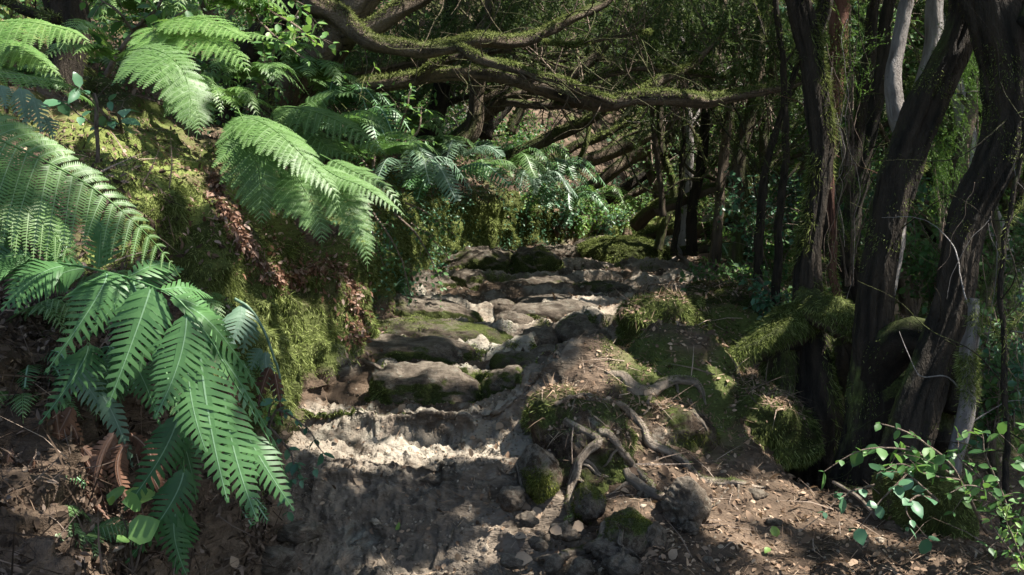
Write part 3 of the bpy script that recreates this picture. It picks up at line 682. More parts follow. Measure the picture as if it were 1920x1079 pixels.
st = [(1230, 1035, 3.72, 46, 52, "grey lichened stone at the right foot of the stout mossy rock"), (1285, 945, 4.05, 60, 24, "flat grey stone at the left foot of the pointed rock"),
      (1060, 1010, 3.8, 70, 22, "pale flat stone beside the lowest root of the mound"), (1175, 1078, 3.55, 90, 26, "pale stone cut by the bottom of the picture under the stout mossy rock"),
      (1095, 1078, 3.58, 60, 26, "round grey stone below the lowest root"), (1040, 1070, 3.6, 40, 26, "small grey cobble at the bottom of the picture left of the lowest root"),
      (1140, 1045, 3.7, 60, 26, "grey stone between the lowest root and the stout mossy rock"), (960, 945, 3.98, 60, 30, "pale sunlit stone at the right end of the nearest ledge"),
      (985, 985, 3.85, 50, 20, "flat grey stone right of the nearest ledge foot"), (1010, 1030, 3.72, 44, 18, "small flat stone among dead leaves at the mound foot"),
      (500, 1072, 3.6, 100, 40, "rounded grey stone at the bottom left of the path"), (420, 1076, 3.62, 90, 40, "brown stone at the foot of the left bank by the bottom edge"),
      (560, 1010, 3.8, 90, 22, "flat stone bedded in the path below the hanging fern tips"), (1300, 1000, 3.85, 40, 16, "small stone in front of the pointed rock"),
      (1420, 935, 4.25, 50, 14, "flat pale stone in the sunlit litter right of the pointed rock"), (1455, 985, 4.0, 36, 10, "thin pale stone lying in the litter toward the shrub"),
      (1330, 1062, 3.6, 30, 14, "small stone near the bottom edge under the pointed rock"), (970, 1062, 3.6, 60, 16, "low grey stone at the bottom right corner of the path")]
for k, (x, y, d, w, h, lab) in enumerate(st):
    rock("stone", lab, "stone", x, y, d, w, h, w * d / FX * .8, 100 + k, rs.uniform(-40, 40), 2.2, .12, 1.25, .38, "loose stones along the path edge", .5, (0, rs.uniform(-8, 8)), 0, False, 4)
# ------------------------------------------------------------------ trunks, branches, roots
def limb(mb, pts, seg=14, seed=0, rough=.12, step=.55, a=.5, cap=True, flat=1.0, fib=0):
    """pts rows x,y,z,r in metres: a bent tapered limb with ridged bark"""
    pts = np.asarray(pts, float)
    Ltot = np.linalg.norm(np.diff(pts[:, :3], axis=0), axis=1).sum()
    rm = max(pts[:, 3].mean(), .002)
    n = int(min(480, max(6, Ltot / (rm * step))))
    C = catmull(pts, n)
    c, r = C[:, :3], np.maximum(C[:, 3], .0012)
    T = nrm(np.gradient(c, axis=0))
    ref = np.array([0, 0, 1.0]) if abs(T[:, 2]).mean() < .8 else np.array([0, 1.0, 0])
    A = nrm(np.cross(T, ref)); B = np.cross(T, A)
    th = np.arange(seg) / seg * 2 * math.pi
    s = np.r_[0, np.cumsum(np.linalg.norm(np.diff(c, axis=0), axis=1))]
    cs, sn = np.cos(th), np.sin(th)
    q = np.stack([np.tile(cs, n) * 1.2 + seed, np.tile(sn, n) * 1.2, np.repeat(s / (rm * 5), seg)], 1)
    q2 = q * np.array([3.2, 3.2, 1.2]); q3 = q * np.array([.7, .7, .8])
    f = fbm(q2, 3, seed) * rough * 1.1 + fbm(q3, 2, seed + 4) * rough * 1.6
    if fib: f = f + (ridged(q * np.array([5, 5, 1.6]), 4, seed + 20) - .45) * fib + fbm(q * np.array([14, 14, 7]), 2, seed + 21) * fib * .35
    rr = np.repeat(r, seg) * (1 + f)
    # slow wander of the centre so that nothing runs like a pipe
    wv = np.stack([s / (rm * 9) + seed, np.zeros(n), np.zeros(n)], 1)
    c = c + A * (fbm(wv, 2, seed + 7) * rm * .7)[:, None] + B * (fbm(wv + 9, 2, seed + 8) * rm * .7)[:, None]
    V = np.repeat(c, seg, 0) + np.repeat(A, seg, 0) * (np.tile(cs, n) * rr)[:, None] + np.repeat(B, seg, 0) * (np.tile(sn, n) * rr * flat)[:, None]
    i = np.arange(n * seg).reshape(n, seg); j = np.roll(i, -1, 1)
    Q = np.stack([i[:-1], j[:-1], j[1:], i[1:]], -1).reshape(-1, 4)
    av = np.clip(.5 + fbm(q2 * .9, 2, seed + 2) * .8, 0, 1)
    nb = mb.n
    mb.add(V, Q, av)
    if cap:
        mb.add(np.vstack([c[0], c[-1]]), None, .4, None)
        e0 = nb + i[0]; e1 = nb + i[-1]; c0 = mb.n - 2; c1 = mb.n - 1
        T1 = np.stack([np.full(seg, c0), np.roll(e0, -1), e0], 1); T2 = np.stack([np.full(seg, c1), e1, np.roll(e1, -1)], 1)
        mb.T.append(np.vstack([T1, T2])); mb.MT.append(np.zeros(2 * seg, np.int32))
    # normals for moss
    return V, Q, nrm(V - np.repeat(c, seg, 0)), np.repeat(r, seg)

def pl(rows, d=None):
    """rows of photo pixels (px,py,rpx[,d]) -> x,y,z,r"""
    out = []
    for q in rows:
        dd = q[3] if len(q) > 3 else d
        p = P(q[0], q[1], dd)
        out.append([p[0], p[1], p[2], q[2] * dd / FX])
    return np.array(out)

def tuft(parts, n, rng, parent, base, Lr=(.015, .04), mat=None, up=.1, cover=.5, hang=.5):
    """moss on limbs: parts = list of (V,Q,N,r)"""
    mb = MB()
    tot = sum(len(p[0]) for p in parts)
    for V, Q, N, r in parts:
        m = int(n * len(V) / tot)
        w = np.clip(N[:, 2] - up, 0, 1) ** .7 * sstep(.5 - cover, .9 - cover, fbm(V * 5, 3, 5) + .3)
        got = sample(V, Q, w, m, rng) if m > 5 else None
        if got is None: continue
        p, f, q = got
        blades(mb, p - base, N[q[:, 0]], rng.uniform(Lr[0], Lr[1], m), rng.uniform(.0022, .004, m) * np.maximum(p[:, 1] / 4.5, .8), rng, hang, .6)
    if mb.n: tag(mb.build("moss", mat or M_MOSS, parent), None, None, None, "stuff")

def tree(name, label, cat, trunk, branches=(), mat=None, seed=1, nm=0, group=None, seg=20, twigs=0, thin=1.0, rough=.14, bmat=None, mossL=(.015, .04), up=.1, cover=.5, hang=.5, extra=None):
    t = np.asarray(trunk)
    base = t[0, :3]
    o = empty(name, base, label, cat, group)
    mb = MB(); parts = [limb(mb, np.c_[t[:, :3] - base, t[:, 3]], seg * (2 if seg > 26 else 1), seed, rough, .22 if seg > 26 else .5, fib=.16 if seg > 26 else .10)]
    mb.build("trunk", mat or M_BARK, o)
    for k, b in enumerate(branches):
        b = np.array(b); b[:, 3] *= thin; m2 = MB()
        parts.append(limb(m2, np.c_[b[:, :3] - base, b[:, 3]], max(8, seg - 6), seed + 10 + k, rough, fib=.10))
        m2.build("branch", bmat or mat or M_BARK, o)
    if twigs:
        rt_ = np.random.default_rng(seed + 3); m2 = MB(); src = [np.asarray(b) for b in branches] + [t]
        for _ in range(twigs):
            b = src[rt_.integers(len(src))]; C_ = catmull(b, 30); i_ = rt_.integers(3, 29); c_ = C_[i_, :3] - base; tg_ = nrm(C_[i_, :3] - C_[i_ - 2, :3])
            L_ = rt_.uniform(.25, .9); dd_ = nrm(tg_ * .5 + rt_.normal(0, .6, 3)); r_ = min(.006, C_[i_, 3] * .4) * max(.7, base[1] / 8); q_ = [[*c_, r_]]
            for s_ in range(4): dd_ = nrm(dd_ + rt_.normal(0, .35, 3)); c_ = c_ + dd_ * L_ / 4; q_.append([*c_, r_ * (.8 - .18 * s_)])
            limb(m2, np.array(q_), 5, 3, .1, 5)
        tag(m2.build("twigs", bmat or mat or M_BARK, o), None, None, None, "stuff")
    if nm:
        rng = np.random.default_rng(seed)
        tuft([(V + base, Q, N, r) for V, Q, N, r in parts], nm, rng, o, base, mossL, None, up, cover, hang)
    if extra: extra(o, base)
    settle(o)
    return o
for_canopy = []

def root_arch(o, base):
    """shaggy mossy roots that leave the slim trunk on both sides"""
    rng = np.random.default_rng(8)
    for k_, (rows, n_) in enumerate([([(1530, 570, 20, 5.5), (1500, 606, 40, 5.45), (1462, 628, 34, 5.38), (1430, 650, 30, 5.33), (1400, 668, 24, 5.3), (1378, 690, 20, 5.28), (1366, 720, 16, 5.26)], 14000),
                                 ([(1512, 540, 12, 5.5), (1536, 585, 30, 5.38), (1572, 608, 36, 5.28), (1600, 650, 34, 5.25), (1618, 730, 34, 5.5), (1622, 820, 34, 5.5)], 12000),
                                 ([(1480, 620, 22, 5.45), (1470, 680, 30, 5.5), (1450, 740, 34, 5.5), (1440, 800, 36, 5.5)], 3000)]):
        a = pl(rows); mb = MB(); V_, Q_, N_, r_ = limb(mb, np.c_[a[:, :3] - base, a[:, 3]], 30, 90 + k_, .26, .25, fib=.12)
        mb.build("root", M_BARKM, o)
        w_ = np.clip(N_[:, 2] + .35, 0, 1) * sstep(-.35, .1, fbm((V_ + base) * 5, 3, 5) + .1); mm = MB()
        p_, f_, q_ = sample(V_, Q_, w_, n_, rng)
        blades(mm, p_, N_[q_[:, 0]], rng.uniform(.015, .052, n_), rng.uniform(.0025, .0045, n_), rng, 1.3, .5); tag(mm.build("moss", M_MOSS, o), None, None, None, "stuff")

# right hand trunks --------------------------------------------------
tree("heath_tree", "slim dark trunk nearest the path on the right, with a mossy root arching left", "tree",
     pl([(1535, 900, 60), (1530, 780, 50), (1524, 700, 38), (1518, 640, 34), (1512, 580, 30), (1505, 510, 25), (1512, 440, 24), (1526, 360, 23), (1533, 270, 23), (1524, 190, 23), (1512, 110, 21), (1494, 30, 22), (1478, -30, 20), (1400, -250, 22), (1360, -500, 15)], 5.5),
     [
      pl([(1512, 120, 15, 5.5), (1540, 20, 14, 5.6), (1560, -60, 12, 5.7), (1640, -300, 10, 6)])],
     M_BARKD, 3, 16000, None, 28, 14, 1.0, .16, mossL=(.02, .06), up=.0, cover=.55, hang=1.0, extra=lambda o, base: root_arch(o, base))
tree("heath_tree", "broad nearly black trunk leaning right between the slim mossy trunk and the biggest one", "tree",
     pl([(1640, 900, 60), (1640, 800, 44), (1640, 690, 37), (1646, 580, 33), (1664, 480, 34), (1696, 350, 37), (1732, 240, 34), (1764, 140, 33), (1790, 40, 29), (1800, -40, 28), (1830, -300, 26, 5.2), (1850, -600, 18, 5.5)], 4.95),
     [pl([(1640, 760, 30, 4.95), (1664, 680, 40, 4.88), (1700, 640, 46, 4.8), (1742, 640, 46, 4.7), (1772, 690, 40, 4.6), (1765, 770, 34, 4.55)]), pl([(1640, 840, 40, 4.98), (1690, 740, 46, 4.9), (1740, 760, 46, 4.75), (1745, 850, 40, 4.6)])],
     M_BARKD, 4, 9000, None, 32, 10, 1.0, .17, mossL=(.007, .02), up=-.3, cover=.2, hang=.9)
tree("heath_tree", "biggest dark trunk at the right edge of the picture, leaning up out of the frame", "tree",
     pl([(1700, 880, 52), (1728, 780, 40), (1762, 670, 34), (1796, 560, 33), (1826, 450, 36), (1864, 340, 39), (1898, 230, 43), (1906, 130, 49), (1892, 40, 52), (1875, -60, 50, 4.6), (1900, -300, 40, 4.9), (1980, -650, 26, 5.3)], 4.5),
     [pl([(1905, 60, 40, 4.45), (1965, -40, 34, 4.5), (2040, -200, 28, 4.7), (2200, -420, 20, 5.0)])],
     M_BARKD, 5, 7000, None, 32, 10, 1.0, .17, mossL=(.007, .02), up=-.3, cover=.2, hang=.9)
tree("dead_tree", "pale grey dead stem with peeling bark standing in front of the biggest dark trunk", "tree",
     pl([(1795, 890, 15), (1802, 800, 15), (1812, 730, 14), (1818, 660, 16), (1826, 620, 14), (1830, 560, 9)], 4.35), [],
     M_BARKP, 6, 2500, None, 16, 4, 1.0, .14, up=-.3, cover=.35)
tree("pale_tree", "smooth pale grey trunk bending in an S beside the dark leaning trunk", "tree",
     pl([(1722, 320, 16), (1706, 265, 17), (1690, 235, 18), (1676, 190, 17), (1672, 140, 15), (1682, 80, 13), (1692, 20, 13), (1696, -40, 12), (1690, -300, 10)], 5.3), [],
     M_BARKP, 7, 500, None, 18, 4, 1.0, .06, up=.2, cover=.2)
tree("pale_tree", "whitish straight trunk partly hidden behind the dark leaning trunk at the top", "tree",
     pl([(1650, 900, 16), (1652, 700, 15), (1668, 520, 14), (1700, 330, 15), (1722, 210, 16), (1738, 110, 16), (1750, 20, 16), (1758, -60, 15), (1770, -350, 12)], 5.9), [],
     M_BARKP, 8, 500, None, 18, 4, 1.0, .08, up=.2, cover=.3)
tree("heath_tree", "reddish brown peeling trunk rising just right of the slim mossy trunk", "tree",
     pl([(1600, 640, 12), (1576, 560, 9), (1560, 460, 8), (1554, 340, 8), (1556, 220, 12), (1566, 110, 16), (1570, 20, 17), (1572, -60, 16), (1590, -400, 12)], 6.1), [],
     bark_mat("reddish_bark", (0.05, 0.022, 0.015), (0.24, 0.115, 0.08), 0.30), 9, 4000, None, 20, 8, 1.0, .16, up=-.3, cover=.4)
tree("heath_tree", "thick dark limb curving down from the upper left into the hollow between the trunks", "tree",
     pl([(1640, 680, 34), (1625, 560, 30), (1600, 500, 28), (1570, 455, 26), (1545, 400, 20), (1575, 330, 17), (1600, 260, 13), (1625, 120, 12), (1640, -40, 10)], 6.4), [],
     M_BARKD, 10, 3500, None, 20, 8, 1.0, .15, up=0, cover=.5)
rngt = random.Random(11)
slim = [ # px path, r px, d, mat, label
 ([(1362, 560), (1378, 460), (1396, 370), (1385, 310), (1400, 250), (1418, 160), (1430, 40), (1440, -60)], 13, 8.6, M_BARKM, "crooked yellow mossy trunk with a bulge, left of the dark right hand trunks"),
 ([(1415, 560), (1424, 420), (1432, 330), (1450, 260), (1475, 190), (1500, 100), (1510, -60)], 7, 7.6, M_BARKD, "thin black stem leaning right in front of the crooked mossy trunk"),
 ([(1455, 600), (1458, 470), (1466, 350), (1474, 240), (1470, 120), (1455, -60)], 7, 7.2, M_BARKD, "dark straight stem close behind the slim mossy trunk on its left"),
 ([(1275, 470), (1284, 400), (1290, 320), (1288, 240), (1284, 150), (1270, -60)], 9, 10.5, M_BARKP, "pale brown straight stem above the dome shaped boulder"),
 ([(1262, 480), (1272, 400), (1281, 300), (1282, 200), (1290, 80), (1296, -60)], 5, 9.8, M_BARKD, "thin black pole in front of the pale straight stem"),
 ([(1296, 480), (1303, 380), (1318, 290), (1326, 200), (1320, 100), (1310, -60)], 9, 10.0, M_BARKD, "dark leaning stem just right of the pale straight stem"),
 ([(1235, 470), (1248, 420), (1262, 380), (1258, 330), (1244, 280), (1236, 200), (1230, 60), (1240, -60)], 7, 10.8, M_BARKM, "bent brown stem curving above the left side of the boulder"),
 ([(1336, 520), (1345, 430), (1352, 340), (1362, 240), (1380, 120), (1392, -60)], 9, 9.4, M_BARK, "brown straight stem between the pale stem and the crooked mossy trunk"),
 ([(1445, 540), (1440, 440), (1428, 350), (1434, 250), (1450, 150), (1452, -60)], 10, 9.2, M_BARKM, "greenish stem behind the thin black leaning one"),
 ([(1585, 560), (1602, 440), (1612, 330), (1640, 220), (1660, 100), (1672, -60)], 15, 7.4, M_BARKD, "dark stem in the gap left of the S shaped pale trunk"),
 ([(1600, 430), (1590, 330), (1596, 240), (1622, 150), (1650, 40), (1660, -60)], 8, 8.4, M_BARK, "slender brown stem behind the gap of the pale trunks"),
 ([(1880, 1000), (1888, 860), (1880, 640), (1876, 520), (1890, 420), (1912, 300), (1925, 200)], 5, 4.2, M_BARKD, "thin dark stem in front of the right edge shrub"),
 ([(1862, 900), (1852, 660), (1850, 560), (1870, 470)], 9, 6.0, M_BARK, "brown stem behind the right edge shrub"),
 ([(1775, 560), (1790, 430), (1800, 320), (1822, 210), (1840, 60), (1850, -80)], 12, 7.0, M_BARK, "brown stem seen through the gap between the two biggest trunks"),
]
for k, (pts, r, d, mt, lab) in enumerate(slim):
    n = len(pts)
    rows = [(x, y, r * (1.25 - .5 * i / (n - 1)), d) for i, (x, y) in enumerate(pts)]
    lx, ly = pts[-1]
    rows.append((lx + rngt.uniform(-60, 60), ly - 250, r * .6, d + .3))
    br = []
    for _ in range(3):
        i = rngt.randrange(2, n - 1); x, y = pts[i]; sg = rngt.choice((-1, 1)); rr = r * .4
        br.append(pl([(x, y, rr, d), (x + sg * 30, y - 40, rr * .8, d + .1), (x + sg * rngt.uniform(50, 100), y - rngt.uniform(70, 130), rr * .6, d + .3), (x + sg * rngt.uniform(90, 190), y - rngt.uniform(150, 260), rr * .3, d + .5)]))
    tree("slim_tree", lab, "tree", pl(rows), br, mt, 30 + k, 1500 if mt is not M_BARKP else 300, None, 14, 20, 1.0, .16, up=-.4, cover=.35 if mt is not M_BARKM else .6)

# overhead twisted branches: two old heath trees on the left slope whose limbs cross over the path
tree("heath_tree", "old twisted heath tree whose long mossy limb spans the path near the top", "tree",
     pl([(500, 330, 46, 7.6), (520, 230, 42, 7.5), (560, 150, 36, 7.4), (620, 70, 34, 7.2), (660, 10, 34, 7.1), (740, -90, 28, 7.1), (820, -260, 22, 7.2)]),
     [pl([(575, -5, 26, 7.0), (630, 22, 26, 7.0), (665, 58, 24, 7.0), (705, 84, 22, 7.0), (770, 92, 20, 7.0), (840, 84, 19, 7.0), (900, 72, 18, 7.0), (970, 74, 17, 7.1), (1030, 56, 14, 7.2), (1075, 32, 11, 7.3), (1130, 2, 10, 7.4), (1190, -60, 8, 7.5)]),
      pl([(640, 60, 26, 7.1), (700, 50, 26, 7.1), (755, 22, 24, 7.1), (810, -10, 24, 7.2), (900, -100, 18, 7.3)]),
      pl([(860, 88, 11, 6.95), (905, 112, 13, 6.9), (960, 126, 12, 6.9), (1010, 150, 12, 6.95), (1060, 158, 12, 7.0), (1105, 176, 12, 7.05), (1150, 190, 13, 7.1)]),
      pl([(1020, 80, 5, 7.1), (1080, 85, 5, 7.2), (1150, 70, 4, 7.3), (1220, 60, 3, 7.4)]),
      pl([(640, 70, 16, 7.2), (600, 140, 14, 7.3), (560, 200, 14, 7.4)])],
     M_BARK, 61, 30000, None, 26, 110, .80, .15, mossL=(.012, .034), up=.05, cover=.62, hang=.5)
tree("heath_tree", "old heath tree with the lower dark limb that sweeps right across the path", "tree",
     pl([(470, 300, 36, 7.9), (520, 235, 30, 7.8), (575, 180, 24, 7.7), (650, 168, 19, 7.6), (720, 160, 17, 7.5), (790, 142, 15, 7.5), (860, 134, 13, 7.4), (930, 142, 14, 7.4), (1000, 160, 14, 7.4), (1070, 180, 15, 7.4), (1135, 192, 16, 7.4), (1200, 180, 14, 7.4), (1270, 180, 16, 7.4), (1330, 188, 14, 7.5), (1400, 182, 12, 7.5), (1460, 168, 9, 7.6), (1500, 150, 5, 7.7)]),
     [pl([(560, 175, 18, 7.7), (600, 150, 18, 7.7), (660, 150, 16, 7.7), (750, 120, 12, 7.8), (830, 110, 8, 7.9)]),
      pl([(1180, 188, 12, 7.4), (1240, 150, 11, 7.5), (1290, 130, 9, 7.6), (1330, 90, 8, 7.7), (1370, 30, 6, 7.8)]),
      pl([(1080, 182, 9, 7.5), (1110, 150, 8, 7.6), (1180, 130, 8, 7.7), (1280, 135, 6, 7.8), (1360, 150, 5, 7.9)]),
      pl([(780, 145, 14, 7.5), (830, 115, 12, 7.5), (900, 100, 9, 7.6), (960, 92, 8, 7.7)]),
      pl([(1130, 195, 10, 7.4), (1020, 200, 10, 7.5), (950, 190, 8, 7.6)])],
     M_BARK, 62, 26000, None, 24, 110, .80, .15, mossL=(.012, .034), up=.1, cover=.52, hang=.5)
lean = [
 ([(782, 300), (795, 255), (815, 205), (828, 160), (838, 90), (850, -30)], 17, 9.8, M_BARKD, "dark upright trunk on the slope under the crossing limbs, left one of a pair"),
 ([(818, 330), (850, 280), (884, 240), (890, 190), (896, 140), (905, 60), (930, -40)], 16, 9.4, M_BARK, "brown forked trunk on the slope, right one of the pair under the limbs"),
 ([(800, 310), (850, 260), (900, 215), (950, 185), (1010, 168), (1060, 150), (1120, 100), (1160, 30)], 14, 10.2, M_BARK, "brown trunk leaning far to the right behind the pair on the slope"),
 ([(950, 300), (985, 282), (1040, 252), (1090, 232), (1130, 205), (1165, 160), (1220, 100), (1250, 20)], 12, 10.8, M_BARKM, "mossy dark trunk leaning right out of the ferns under the crossing limbs"),
 ([(1030, 330), (1060, 310), (1100, 304), (1150, 288), (1200, 266), (1228, 252), (1290, 200), (1330, 120)], 13, 12.5, M_BARK, "pale brown bare trunk sweeping right above the far ferns"),
 ([(1100, 350), (1130, 335), (1180, 305), (1225, 275), (1280, 230), (1330, 160)], 12, 12.8, M_BARK, "brown bare trunk sweeping right below the pale one"),
 ([(1135, 372), (1170, 352), (1215, 322), (1260, 290), (1320, 240)], 10, 13.2, M_BARKD, "lowest dark trunk sweeping right above the far path bend"),
 ([(1150, 378), (1190, 362), (1240, 335), (1290, 300), (1330, 280)], 7, 13.6, M_BARK, "thin brown stem under the lowest sweeping trunk"),
 ([(1040, 300), (1080, 275), (1120, 262), (1160, 240), (1185, 200), (1220, 150), (1260, 90)], 8, 12.0, M_BARKM, "mossy curved branch arching up between the sweeping trunks"),
 ([(1060, 325), (1085, 310), (1098, 270), (1105, 230), (1108, 190), (1100, 100)], 5, 11.4, M_BARKM, "slender mossy stem hooking upward in front of the sweeping trunks"),
 ([(905, 260), (910, 220), (918, 180), (930, 120), (950, 40)], 18, 12.0, M_BARKD, "almost black trunk behind the forked brown one"),
 ([(960, 250), (975, 200), (985, 150), (1000, 90), (1010, 0)], 9, 14.0, M_BARKM, "far mossy trunk above the leaning ones"),
]
for k, (pts, r, d, mt, lab) in enumerate(lean):
    n = len(pts); rows = [(x, y, r * (1.15 - .45 * i / (n - 1)), d) for i, (x, y) in enumerate(pts)]
    lx, ly = pts[-1]; rows.append((lx + rngt.uniform(20, 90), ly - 200, r * .4, d + .5))
    br = []
    for _ in range(3):
        i = rngt.randrange(2, n); x, y = pts[i]; rr = r * .45
        br.append(pl([(x, y, rr, d), (x + 40, y - 20, rr * .8, d + .1), (x + rngt.uniform(60, 120), y - rngt.uniform(30, 90), rr * .6, d + .3), (x + rngt.uniform(120, 220), y - rngt.uniform(60, 180), rr * .3, d + .5)]))
    tree("leaning_tree", lab, "tree", pl(rows), br, mt, 80 + k, 3000 if mt is M_BARKM else 1200, None, 16, 25, 1.0, .15, up=.1, cover=.5)
tree("heath_tree", "dark trunk standing in the ferns at the top left corner", "tree",
     pl([(92, 300, 34), (98, 210, 33), (104, 130, 33), (108, 60, 34), (100, 0, 36), (92, -60, 38), (60, -400, 25)], 5.4), [pl([(105, 40, 12, 5.3), (30, 10, 10, 5.4), (-20, -20, 9, 5.4)])], M_BARKD, 12, 2500, None, 22, 8, 1.0, .15, up=-.2, cover=.4)
tree("slim_tree", "small dark stem under the ferns left of the first mossy buttress", "tree",
     pl([(520, 430, 8, 6.4), (530, 300, 7, 6.4), (508, 180, 6, 6.5), (522, 90, 5, 6.6), (530, -60, 4, 6.6)]), [], M_BARKD, 13, 300, None, 10, 8, 1.0, .12)
tree("heath_tree", "dark heath trunk rising behind the leafy sprays above the upper left ferns", "tree",
     pl([(420, 260, 26, 7.4), (440, 120, 24, 7.4), (520, 20, 22, 7.3), (600, -60, 20, 7.2), (700, -300, 15, 7)]), [pl([(500, 40, 14, 7.3), (560, 10, 14, 7.2), (620, 20, 12, 7.1)])], M_BARKD, 14, 2500, None, 18, 8, 1.0, .15)

# arching stems that fan out behind the crossing limbs
ra = random.Random(42)
for k in range(52):
    right_side = k % 3 == 0
    d = ra.uniform(9.5, 15)
    if right_side: x, y = ra.uniform(1230, 1500), ra.uniform(330, 430); dx = ra.uniform(-30, 40)
    else: x, y = ra.uniform(640, 1240), 0; y = 250 + (x - 640) * .22 + ra.uniform(-20, 20); dx = ra.uniform(20, 75)
    r = ra.uniform(4, 10); rows = []; yy = y + 20; xx = x
    for j in range(8):
        rows.append((xx, yy, r * (1.15 - .09 * j), d)); xx += dx * ra.uniform(.6, 1.4) + (0 if right_side else j * 3); yy -= ra.uniform(26, 52) * (1 if right_side else .8)
    if (~gap(pl(rows)[:, :3], 1.0)).sum() > 0 and (not right_side or y > 360): continue
    br = []
    for _ in range(6):
        i = ra.randrange(1, 7); bx, by = rows[i][0], rows[i][1]; sx_ = ra.choice((-1, 1, 1)); rr = r * ra.uniform(.3, .5); q = [(bx, by, rr, d)]
        for j in range(4): bx += sx_ * ra.uniform(14, 45); by -= ra.uniform(2, 40); q.append((bx, by, rr * (.85 - .17 * j), d + .1 * j))
        br.append(pl(q))
    tree("arching_tree", "thin twisted stem in the tangle " + ("between the far straight stems on the right" if right_side else "behind the crossing limbs over the path"), "tree", pl(rows), br, (M_BARK, M_BARKM, M_BARKP, M_BARK, M_BARKD)[k % 5], 140 + k, 900, "twisted stems of the far tangle" + (" right" if right_side else " centre"), 8, 10, 1.0, .15, up=.0, cover=.5)

# fallen wood
def log(name, label, cat, rows, mat, seed, nm=0, seg=12, **kw):
    a = pl(rows); base = a[len(a) // 2, :3].copy()
    mb = MB(); prt = limb(mb, np.c_[a[:, :3] - base, a[:, 3]], seg, seed, kw.get("rough", .14))
    o = mb.build(name, mat); o.location = base; tag(o, label, cat, kw.get("group"))
    if nm:
        rng = np.random.default_rng(seed); V, Q, N, r = prt
        mb = MB(); w = np.clip(N[:, 2] - kw.get("up", 0), 0, 1) * sstep(-.1, .2, fbm((V + base) * 6, 2, 3) + .1)
        p, f, q = sample(V, Q, w, nm, rng)
        blades(mb, p, N[q[:, 0]], rng.uniform(*kw.get("ml", (.012, .03)), nm), rng.uniform(.002, .004, nm) * max(base[1] / 4.5, .8), rng, .6, .6)
        tag(mb.build("moss", M_MOSS, o), None, None, None, "stuff")
    return o
log("fallen_log", "mossy yellow fallen log rising behind the dome shaped boulder", "log", [(1190, 425, 14, 12.2), (1215, 400, 13, 12.0), (1240, 382, 12, 11.8), (1262, 372, 9, 11.6)], M_BARKM, 201, 3500)
log("fallen_log", "mossy log lying from behind the boulder toward the right", "log", [(1200, 445, 12, 11.8), (1260, 425, 14, 11.2), (1320, 430, 14, 10.6), (1400, 400, 12, 10.2), (1440, 380, 9, 10)], M_BARKM, 202, 4500)
log("fallen_branch", "forked bare dead branch sticking up beside the right end of the boulder", "branch", [(1250, 495, 3, 10.2), (1275, 480, 4, 10.1), (1268, 462, 3, 10.1), (1262, 455, 2, 10.1)], M_BARKP, 203, 0, 8)
log("fallen_branch", "brown dead branch leaning on the ground right of the boulder", "branch", [(1268, 470, 4, 9.9), (1285, 490, 5, 9.8), (1310, 505, 5, 9.7), (1330, 512, 3, 9.6)], M_TWIG, 204, 0, 8)
log("fallen_log", "brown fallen log lying across the forest floor right of the boulder", "log", [(1270, 470, 9, 10.3), (1330, 466, 10, 10.2), (1390, 470, 9, 10.1)], M_BARK, 205, 800)
log("fallen_branch", "thin grey stick standing crooked by the slender trees", "branch", [(1420, 520, 3, 7.4), (1440, 545, 4, 7.3), (1458, 580, 4, 7.2), (1470, 600, 3, 7.2)], M_TWIG, 206, 0, 8)
log("fallen_branch", "long grey lichened stick slanting down the dark bank at the bottom left", "branch", [(0, 790, 5, 3.15), (70, 860, 6, 3.1), (130, 930, 7, 3.1), (170, 975, 8, 3.1), (215, 1020, 6, 3.1), (240, 1045, 4, 3.1)], M_ROOT, 207, 0, 10)
log("fallen_branch", "bent brown stick at the edge of the hollow below the leafy shrub", "branch", [(1560, 905, 3, 4.3), (1600, 925, 4, 4.25), (1630, 955, 4, 4.2), (1642, 975, 3, 4.2)], M_ROOT, 208, 0, 8)
log("dry_stalk", "brown upright dry fern stalk in front of the mossy buttress top", "stalk", [(183, 305, 4, 3.3), (182, 260, 4, 3.3), (180, 200, 4, 3.3), (176, 175, 3, 3.3)], M_TWIG, 209, 0, 8)

# roots of the mound, laid on its surface
from mathutils.bvhtree import BVHTree
sel = (GV[Qd[:, 0], 1] < 8) & (np.abs(GV[Qd[:, 0], 0]) < 3)
_vs = [tuple(v) for v in GV]; _fs = [tuple(int(a) for a in q) for q in Qd[sel]]
for W_, F_ in ROCKS:
    if W_[:, 1].min() < 6.5: o_ = len(_vs); _vs += [tuple(v) for v in W_]; _fs += [tuple(int(a) + o_ for a in q) for q in F_]
SURF = BVHTree.FromPolygons(_vs, _fs)
def surf(px, py):
    h = SURF.ray_cast(Vector((0, 0, CAMZ)), Vector(P(px, py, 1.0) - [0, 0, CAMZ]))
    return h[0].y if h[0] is not None else None
def drape(rows, m=26):
    C = catmull(np.array([(q[0], q[1], 0, q[2], q[3]) for q in rows]), m)
    d = np.array([surf(c[0], c[1]) or c[4] for c in C]); d = np.clip(d, C[:, 4] - .35, C[:, 4] + .45)
    for _ in range(3): d[1:-1] = d[1:-1] * .5 + (d[:-2] + d[2:]) * .25
    r = C[:, 3] * d / FX
    out = []
    for k_, c in enumerate(C): out.append((c[0], c[1], c[3], d[k_] - r[k_] * .35))
    return out
RG = "exposed roots on the root mound"
